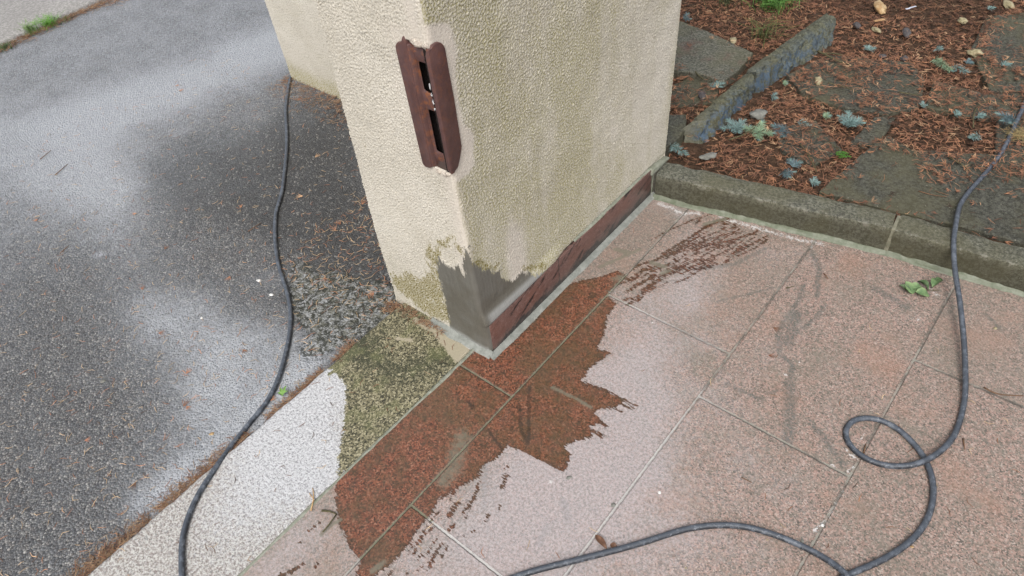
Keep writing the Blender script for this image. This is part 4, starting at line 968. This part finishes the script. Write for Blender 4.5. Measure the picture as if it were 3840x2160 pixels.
# ================================================================ SPRUCE SPRIGS, STONES, LEAVES
M_spruce = m_vcol('blue_spruce', .55, .4, .12)
M_bark = m_plain('twig_bark', (.05, .045, .022), (.12, .105, .055), 120)
M_bark_d = m_plain('dead_twig_bark', (.10, .055, .03), (.19, .11, .065), 120)
def spruce(px, py, Lpx, ang, label, branches=1, hue=0, zz_=None, fan=False):
    z_ = zz_ if zz_ is not None else SZ + .006
    c = gp(px, py, z_); L = np.linalg.norm(gp(px + Lpx, py, z_) - c)
    e = empty('spruce_sprig', tuple(c)); tag(e, label, 'spruce sprig', 'blue spruce sprigs fallen on the garden bed')
    rb = Ribbons(); R0 = np.random.default_rng(int(px * 7 + py)); d2 = gp(px + 10 * math.cos(ang), py - 10 * math.sin(ang), z_) - c; base = math.atan2(d2[1], d2[0])
    stems = []
    for b in range(branches):
        a = base + (b - (branches - 1) / 2) * (.9 if branches < 4 else 6.283 / branches) + R0.normal() * .12
        Lb = L * (1 if branches == 1 else .50) * (.85 + .3 * R0.random())
        st = np.array([0, 0, 0.]) if branches > 1 else -np.array([math.cos(a), math.sin(a), 0]) * Lb * .5
        en = st + np.array([math.cos(a), math.sin(a), 0]) * Lb + np.array([0, 0, .01 * R0.random()])
        stems.append((st, (st + en) / 2 + np.array([R0.normal() * .05 * Lb, R0.normal() * .05 * Lb, .004]), en))
        nl = max(26, int(Lb / .0006)); nL = min(.024, .46 * L + .006)
        for k in range(nl):
            t = (k + .5) / nl * (.98 if not fan else .5) + (0 if not fan else .05)
            q = st + (en - st) * t; s_ = 1 if k % 2 else -1; tilt = (1.05 - .55 * t) if not fan else (1.2 * R0.random())
            aa = a + s_ * tilt + R0.normal() * .12; el = max(-.1, R0.normal() * .5 + .35)
            ln = nL * (.8 + .35 * R0.random()) * (1 - .2 * t)
            col = np.array([(.165, .25, .24), (.21, .30, .19), (.10, .155, .17)][hue]) * (.75 + .6 * R0.random())
            rb.add(q, q + ln * np.array([math.cos(aa) * math.cos(el), math.sin(aa) * math.cos(el), math.sin(el) * .8]), .0016, col, .10 * s_, .05, .4)
        for k in range(6):
            aa = a + R0.normal() * .35; rb.add(en, en + nL * .8 * np.array([math.cos(aa), math.sin(aa), .25]), .0017, np.array((.16, .26, .24)), 0, .04, .5)
    rb.build('needles', M_spruce, e)
    stp = tube('stem', stems[0] if len(stems) == 1 else [stems[0][2] * .8, stems[0][0], stems[-1][2] * .8], .0013, M_bark, e, 6, .01, None, 1)
    return e
R_ = math.radians
SPR = [(2760, 478, 78, R_(150), 'large blue spruce branch with many shoots beside the blue edging stone, its left half', 5, 0), (2845, 495, 88, R_(-40), 'greener spruce branch lying against the right side of the large spruce cluster', 4, 1),
       (2950, 485, 92, R_(195), 'blue spruce sprig right of the large cluster, in the middle of the bed', 3, 2), (3008, 462, 40, R_(-25), 'small shoot at the right tip of the second blue sprig', 1, 0), (3187, 459, 72, R_(60), 'star shaped blue spruce sprig above the small bare slab', 6, 0),
       (3085, 438, 34, R_(10), 'small round green tipped sprig left of the star shaped sprig', 2, 1), (3258, 190, 28, R_(90), 'small fan sprig alone above the broad slab', 3, 0), (3507, 184, 32, R_(-20), 'small sprig above the long double sprig', 2, 0),
       (3530, 245, 96, R_(-38), 'long blue green sprig lying diagonally in the upper bed', 1, 1), (3592, 260, 66, R_(-25), 'second half of the double sprig, right of the long one', 1, 0), (3757, 247, 34, R_(20), 'small sprig near the right edge above the dark slab', 2, 0),
       (3705, 36, 28, R_(10), 'topmost small sprig near the upper right stone', 2, 0), (3580, 432, 26, R_(20), 'tiny sprig left of the upright mossy twig', 2, 0), (3663, 437, 32, R_(-20), 'small sprig right of the upright mossy twig', 3, 0),
       (3657, 516, 48, R_(200), 'pale slim sprig below the mossy twig', 1, 0), (3800, 446, 84, R_(190), 'dark blue sprig lying over the cable at the right', 3, 2), (2540, 564, 80, R_(-30), 'sprig on the kerb end tucked beside the pillar', 1, 0), (2690, 328, 34, R_(100), 'small sprig between sunken slab and edging stone', 3, 0),
       (2892, 366, 28, R_(0), 'tiny sprig in front of the long mossy edging stone', 2, 0), (2972, 626, 52, R_(60), 'dark sprig above the kerb, upper of two', 2, 2), (2935, 645, 62, R_(-30), 'dark sprig above the kerb, lower of two', 2, 2), (3042, 688, 34, R_(10), 'small sprig just behind the kerb near the wide slab corner', 3, 0),
       (2934, 315, 22, R_(0), 'tiny green sprig just right of the edging stones joint', 2, 1), (3623, 240, 28, R_(20), 'small half buried sprig right above the double sprig', 2, 2), (3454, 399, 20, R_(20), 'tiniest sprig at the edge of the broad slab', 2, 0), (2563, 72, 34, R_(10), 'sprig at the back corner of the thick grey slab by the pillar', 2, 2)]
for s_ in SPR: spruce(*s_, zz_=(SZ + .016 if s_[0] == 2540 else (.105 if s_[0] == 3800 else None)))
# bright green cypress spray
e = tag(empty('cypress_spray', tuple(gp(3153, 573, SZ + .005))), 'bright green cypress spray lying on brown needles', 'green twig')
rb = Ribbons()
for k in range(70):
    a = R_(-60) + RNG.normal() * .7; r0 = RNG.random() * .03; L = .010 + .012 * RNG.random()
    a0 = R_(-60) + RNG.normal() * .5; q = np.array([math.cos(a0) * r0, math.sin(a0) * r0, .003 + .006 * RNG.random()]); rb.add(q, q + L * np.array([math.cos(a), math.sin(a), .3]), .0022, np.array((.07, .20, .025)) * (.7 + .7 * RNG.random()), 0)
rb.build('foliage', M_spruce, e); tube('stem', [(-.045, .03, .002), (-.02, .012, .004), (0.01, -.005, .004)], .0013, M_bark, e, 6, .01, None, 1)

M_yst = m_plain('yellow_stone', (.20, .17, .09), (.42, .37, .24), 60, .7); M_ost = m_plain('orange_stone', (.30, .17, .07), (.50, .38, .22), 45, .6)
M_gst = m_plain('grey_stone', (.13, .13, .115), (.24, .24, .215), 80, .8); M_dst = m_plain('dark_stone', (.05, .045, .045), (.11, .10, .10), 80, .7)
def stone(px, py, wpx, hpx, mat, label, seed, zt=None, grp='stones lying in the needle litter', cat='stone'):
    zt = SZ - .004 if zt is None else zt
    c = gp(px, py, zt + .008); u = np.linalg.norm(gp(px + wpx, py, zt) - gp(px, py, zt)) * .5; v = np.linalg.norm(gp(px, py + hpx, zt) - gp(px, py, zt)) * .42
    o = lump('stone', c[0], c[1], zt + min(u, v) * .35, u, v, min(u, v) * .6, mat, None, seed, 3, .30); o.rotation_euler = (0, 0, .68 + .3 * math.sin(seed))
    return tag(o, label, cat, grp)
for i, (a) in enumerate([(3300, 24, 44, 50, M_ost, 'orange yellow angular stone at the top of the bed'), (3287, 108, 24, 26, M_yst, 'small pale stone below the orange stone'), (3609, 76, 34, 20, M_yst, 'yellow stone left of the topmost spruce sprig'),
                         (3655, 197, 50, 26, M_yst, 'knobbly yellowish stone right of the diagonal spruce sprig'), (3784, 16, 38, 34, M_yst, 'yellow green stone in the upper right corner'), (3069, 299, 28, 34, M_yst, 'oval yellow stone in front of the long edging stone'),
                         (2750, 149, 26, 24, M_yst, 'round stone behind the thick grey slab'), (3393, 216, 28, 16, M_dst, 'dark rounded pebble above the broad slab'), (2844, 428, 76, 34, M_gst, 'flat grey stone above the large spruce cluster'), (2658, 582, 66, 22, M_gst, 'flat pale stone near the kerb beside the pillar sprig'),
                         (3215, 92, 30, 20, M_dst, 'dark stone left of the small pale stone'), (3310, 208, 26, 16, M_dst, 'dark flat pebble under the fan sprig'), (3400, 120, 30, 40, M_dst, 'black bark lump in the middle of the upper bed'), (2632, 355, 30, 44, M_dst, 'black bark lump on the sunken slab')]):
    stone(*a, 100 + i)
# straw clump beside the cable
e = tag(empty('straw_clump', tuple(gp(3812, 515, SZ + .004))), 'clump of yellow straw right of the cable', 'straw clump'); rb = Ribbons()
for k in range(220):
    q = np.array([RNG.normal() * .014, RNG.normal() * .014, .004 + RNG.random() * .014]); a = RNG.random() * 6.28; L = .01 + .02 * RNG.random()
    rb.add(q, q + L * np.array([math.cos(a), math.sin(a), RNG.normal() * .3]), .0013, np.array((.34, .26, .12)) * (.5 + .8 * RNG.random()), RNG.normal() * .2)
rb.build('straw', M_litter, e)
# foil scrap, wood chip
me = prism('foil', [(-.022, -.004), (-.008, -.001), (.004, .005), (.024, .003), (.022, .010), (.004, .012), (-.010, .006), (-.024, .004)], 0, .0015, lambda u, v, w_: (u, v, w_ + .12 * abs(u)), .0004)
o = link('foil_scrap', me, m_plain('foil', (.45, .48, .58), (.75, .78, .85), 60, .25, .6)); o.location = tuple(gp(3417, 33, SZ + .004)); o.rotation_euler = (0, 0, .9); tag(o, 'crumpled silvery scrap of litter among the needles', 'scrap')
me = prism('chip', [(-.026, -.004), (.024, -.006), (.028, .001), (.020, .005), (-.024, .005)], 0, .005, lambda u, v, w_: (u, v, w_), .001)
o = link('wood_chip', me, m_plain('raw_wood', (.36, .21, .10), (.50, .32, .17), 70)); o.location = tuple(gp(3296, 78, SZ + .006)); o.rotation_euler = (0, .15, 1.15); tag(o, 'pale chip of raw wood below the orange stone', 'wood chip')
# twigs
def twig(pts, r, label, mat, zt, side=None):
    P_ = [np.array(gp(x, y, zt + r + .003 * (k % 2))) for k, (x, y) in enumerate(pts)]; c = P_[0].copy()
    e = tag(empty('twig', tuple(c)), label, 'twig', 'twigs on the ground'); tube('stem', [q - c for q in P_], r, mat, e, 7, .01, ([0, 1], [1, .55]), 2)
    if side: S0 = [np.array(gp(x, y, zt + r + .004)) - c for x, y in side]; tube('side_shoot', S0, r * .6, mat, e, 6, .01, None, 1)
GZt = SZ + .006
twig([(3067, 192), (3110, 212), (3150, 232), (3196, 246)], .0042, 'mossy forked twig at the foot of the long edging stone', M_bark, GZt, [(3085, 200), (3130, 200), (3160, 208)])
twig([(3650, 478), (3652, 430), (3670, 395), (3710, 380), (3720, 382)], .0024, 'upright curved mossy twig above the wide slab', M_bark, GZt, [(3708, 380), (3707, 355)])
twig([(3105, 310), (3180, 330), (3218, 346)], .0022, 'mossy twig on the left part of the broad slab', M_bark, GZt)
twig([(3370, 345), (3410, 352), (3450, 358)], .0026, 'mossy twig on the right part of the broad slab', M_bark, GZt)
twig([(3000, 540), (3030, 575), (3063, 645)], .0026, 'mossy twig between the dark sprigs and the cypress spray', M_bark, GZt)
twig([(2735, 524), (2800, 500), (2830, 478)], .0026, 'greenish twig sticking out of the large spruce cluster', M_bark, GZt + .01)
twig([(3560, 590), (3600, 612), (3640, 640)], .0026, 'dark twig crossing the needles left of the cable', M_bark, GZt)
twig([(3445, 716), (3500, 732), (3552, 738)], .0017, 'thin brown twig lying on the wide slab', M_bark_d, SZ, [(3505, 715), (3558, 732)])
twig([(3170, 175), (3200, 165), (3262, 158)], .0016, 'pale thin twig left of the fan sprig', M_bark_d, GZt)
twig([(2607, 268), (2625, 288), (2640, 296)], .0030, 'short dark twig on the thick grey slab edge', M_bark, SZ + .01)
twig([(150, 597), (172, 580), (191, 563)], .0016, 'short dark twig on the asphalt, upper of two at the far left', M_bark_d, AZ + .001)
twig([(207, 655), (230, 636), (254, 615)], .0018, 'short dark twig on the asphalt, lower of two at the far left', M_bark_d, AZ + .001)
twig([(930, 868), (955, 850), (980, 835)], .0017, 'light brown twig on the asphalt left of the cable bend', M_bark_d, AZ + .001)
twig([(225, 950), (258, 920)], .0015, 'pale brown twig on the dusty asphalt', M_bark_d, AZ + .001)
twig([(1166, 1915), (1178, 1860), (1172, 1830)], .0018, 'forked tan cedar twig on the pale kerb beside the joint', m_plain('tan_twig', (.40, .25, .12), (.55, .38, .2), 90), .001, [(1178, 1875), (1160, 1850)])
twig([(1207, 1915), (1240, 1917), (1262, 1928)], .0028, 'mossy green twig at the lower left edge of the wet patch', M_bark, .0, [(1262, 1928), (1235, 1965), (1210, 1995)])
twig([(2780, 1790), (2820, 1810)], .0001 + .0012, 'thin rusty twig on the dry tiles in the lower middle', M_bark_d, .0)
twig([(3690, 1452), (3740, 1478), (3838, 1484)], .0018, 'long thin rusty twig on the tiles at the right edge', M_bark_d, .0)
twig([(2946, 1080), (2980, 1073)], .0016, 'short dark twig on the tiles above the dark vein', M_bark, .0)
twig([(3090, 1025), (3105, 1045)], .0018, 'orange needle twig near the kerb on the tiles', M_bark_d, .0)
twig([(3238, 1700), (3247, 1665)], .0020, 'orange twig inside the cable loop', M_bark_d, .0)
twig([(3612, 1645), (3618, 1685)], .0020, 'orange twig right of the cable loop', M_bark_d, .0)
# pebbles and mortar crumbs
M_white = m_plain('white_crumb', (.55, .54, .52), (.78, .77, .75), 100)
for i, (px, py, w_, h_, mt, zt, lb) in enumerate([(969, 1048, 32, 14, M_white, AZ, 'longer white pebble on the asphalt left of the cable'), (1014, 1100, 26, 12, M_white, AZ, 'white pebble on the asphalt nearest the cable'), (753, 1187, 12, 12, M_white, AZ, 'small white pebble in the middle of the asphalt'),
        (382, 1425, 28, 16, M_gst, AZ, 'grey rounded pebble embedded in the lower asphalt'), (790, 1622, 24, 14, M_ost, AZ, 'crumbly brown bud on the asphalt'), (2474, 1842, 16, 18, M_white, 0, 'white mortar crumb between the two long tile joints'), (3011, 2024, 16, 30, M_gst, 0, 'grey elongated mortar scrap above the lower cable'),
        (3087, 1965, 18, 18, M_white, 0, 'white mortar lump on the third tile joint'), (2879, 2019, 12, 9, M_yst, 0, 'tiny yellow crumb just under the lower cable'), (2133, 1786, 28, 20, M_gst, 0, 'flat grey brown pebble below the tip of the wet patch'), (2300, 1889, 26, 24, M_gst, 0, 'flat grey flake touching the second tile joint'), (3425, 2045, 20, 14, M_ost, 0, 'brown bud touching the big cable curve'),
        (3736, 1225, 20, 14, M_yst, 0, 'pale tan flake on the tiles right of the cable'), (2447, 1204, 9, 6, M_white, 0, 'tiny white grain beside the short cross joint'), (3000, 1352, 9, 6, M_white, 0, 'small pale grain near the lower vein'), (3345, 2054, 8, 6, M_white, 0, 'tiny white grain inside the big cable curve'), (2573, 2124, 14, 10, M_yst, 0, 'tiny yellowish crumb under the cable at the bottom')]):
    o = stone(px, py, w_, h_, mt, lb, 300 + i, zt - .001, 'pebbles and crumbs on asphalt and tiles', 'pebble'); o.scale = (.72, .72, .72); o.name = 'pebble'
# leaves
def m_leaf(name, c0, c1):
    m = M(name); col = m.mix(m.ss(m.noise(60, 4), .35, .65), c0, c1); m.bump(m.noise(90, 3), .001, .6); return m.out(col, .55, .35)
M_leaf = m_leaf('wilted_leaf', (.10, .17, .075), (.20, .29, .13)); M_leafd = m_leaf('dark_leaf', (.05, .09, .035), (.10, .16, .07)); M_leafb = m_leaf('brown_leaf', (.10, .05, .03), (.19, .10, .06))
def leaf_mesh(L, W, curl=.5, fold=.5, seed=0):
    n = 9; V = []; F = []
    for i in range(n):
        t = i / (n - 1); wv = W * (math.sin(math.pi * t ** .8) ** .8) * .5 + .0002
        zc = curl * L * (t * (1 - t)) * 1.2 + .03 * L * math.sin(seed + t * 7)
        for k in (-1, -.5, 0, .5, 1): V.append((L * (t - .5), k * wv, zc + abs(k) * fold * wv + .06 * L * math.sin(k * 3 + seed + t * 5) * abs(k)))
    F = [list(map(int, q)) for q in grid_faces(n, 5)]
    return mesh_np('leaf', np.array(V), F)
e = tag(empty('leaf_sprig', tuple(gp(3440, 1085, .002))), 'wilted green leafy sprig on the tiles left of the cable', 'leaf sprig')
c0 = np.array(gp(3440, 1085, .002))
for i, (px, py, L, W, a, mt, fd) in enumerate([(3408, 1080, .040, .032, 2.5, M_leaf, .35), (3392, 1086, .036, .018, 3.0, M_leafd, .8), (3436, 1080, .032, .025, .9, M_leaf, .5), (3462, 1070, .036, .018, -.3, M_leafd, .8), (3460, 1102, .038, .028, .4, M_leaf, .3), (3508, 1062, .044, .022, 1.5, M_leaf, .9), (3516, 1056, .030, .016, 1.0, M_leafd, 1.1)]):
    o = link('leaf', leaf_mesh(L, W, .35, fd, i), mt, e); q = np.array(gp(px, py, .006)) - c0; o.location = tuple(q); o.rotation_euler = (RNG.normal() * .25, RNG.normal() * .2, a)
tube('stem', [np.array(gp(3400, 1092, .003)) - c0, np.array(gp(3450, 1088, .005)) - c0, np.array(gp(3525, 1088, .003)) - c0], .0009, M_bark, e, 6, .01, None, 1)
o = link('fallen_leaf', leaf_mesh(.040, .014, .12, .4, 2), M_leafb); o.location = tuple(gp(2254, 2032, .003)); d_ = gp(2275, 2058) - gp(2236, 2010); o.rotation_euler = (0, 0, math.atan2(d_[1], d_[0])); tag(o, 'narrow brown leaf on the tiles above the lower cable', 'leaf')
o = link('fallen_leaf', leaf_mesh(.018, .013, .2, .6, 4), M_leafb); o.location = tuple(gp(2302, 2050, .003)); tag(o, 'small dark brown leaf scrap touching the lower cable', 'leaf')
# grass tufts and weed
def tuft(px, py, n, h, rad, label, zt, col=(.10, .22, .04), cat='grass tuft', lean=.5):
    c = gp(px, py, zt); e = tag(empty('grass_tuft', tuple(c)), label, cat, 'tufts of green growth'); rb = Ribbons()
    for k in range(n):
        a = RNG.random() * 6.283; r0 = abs(RNG.normal()) * rad; q = np.array([math.cos(a) * r0, math.sin(a) * r0, 0]); hh = h * (.5 + .7 * RNG.random()); b = RNG.random() * 6.283
        mid = q + np.array([math.cos(b) * hh * lean * .3, math.sin(b) * hh * lean * .3, hh * .6]); en = mid + np.array([math.cos(b) * hh * lean, math.sin(b) * hh * lean, hh * .25])
        cc = np.array(col) * (.6 + .8 * RNG.random()); rb.add(q, mid, .0022, cc, 0, 0, .9); rb.add(mid, en, .0018, cc * 1.1, 0, 0, .2)
    rb.build('blades', M_grass, e); return e
M_grass = m_vcol('grass_blades', .5, .35, .1)
tuft(184, 97, 170, .050, .035, 'bright green moss like tuft in the gap of the far left pavement, right one', AZ + .004, (.12, .28, .04), lean=.7)
tuft(122, 126, 70, .065, .022, 'thin grass tuft in the gap of the far left pavement, left one', AZ + .004, (.15, .25, .07))
tuft(22, 183, 60, .03, .025, 'dark low grass at the left end of the pavement gap', AZ + .004, (.05, .10, .03))
tuft(250, 75, 25, .02, .02, 'tiny green tuft farther up the pavement gap', AZ + .004, (.08, .18, .04))
tuft(2897, 22, 300, .075, .045, 'dense green grass tuft at the top of the garden bed', GZ, (.10, .22, .045), lean=.9)
tuft(2860, 150, 50, .085, .040, 'sparse grass blades between thick slab and edging stone', GZ, (.08, .10, .03), lean=.9)
tuft(2720, 15, 60, .06, .05, 'faint dull grass at the top edge beside the pillar', GZ, (.07, .08, .03), lean=1.0)
e = tag(empty('weed', tuple(gp(1063, 1488, AZ + .003))), 'small green weed growing in the gap beside the pale kerb', 'weed')
for i, (a, L) in enumerate([(1.9, .030), (2.6, .024), (1.2, .020), (3.4, .016)]):
    o = link('leaf', leaf_mesh(L, .008, .5, .5, i), m_leaf('weed_leaf%d' % 0, (.12, .24, .05), (.22, .36, .10)) if i == 0 else bpy.data.materials['weed_leaf0'], e); o.location = (math.cos(a) * L * .4, math.sin(a) * L * .4, .010); o.rotation_euler = (0, -.4, a)
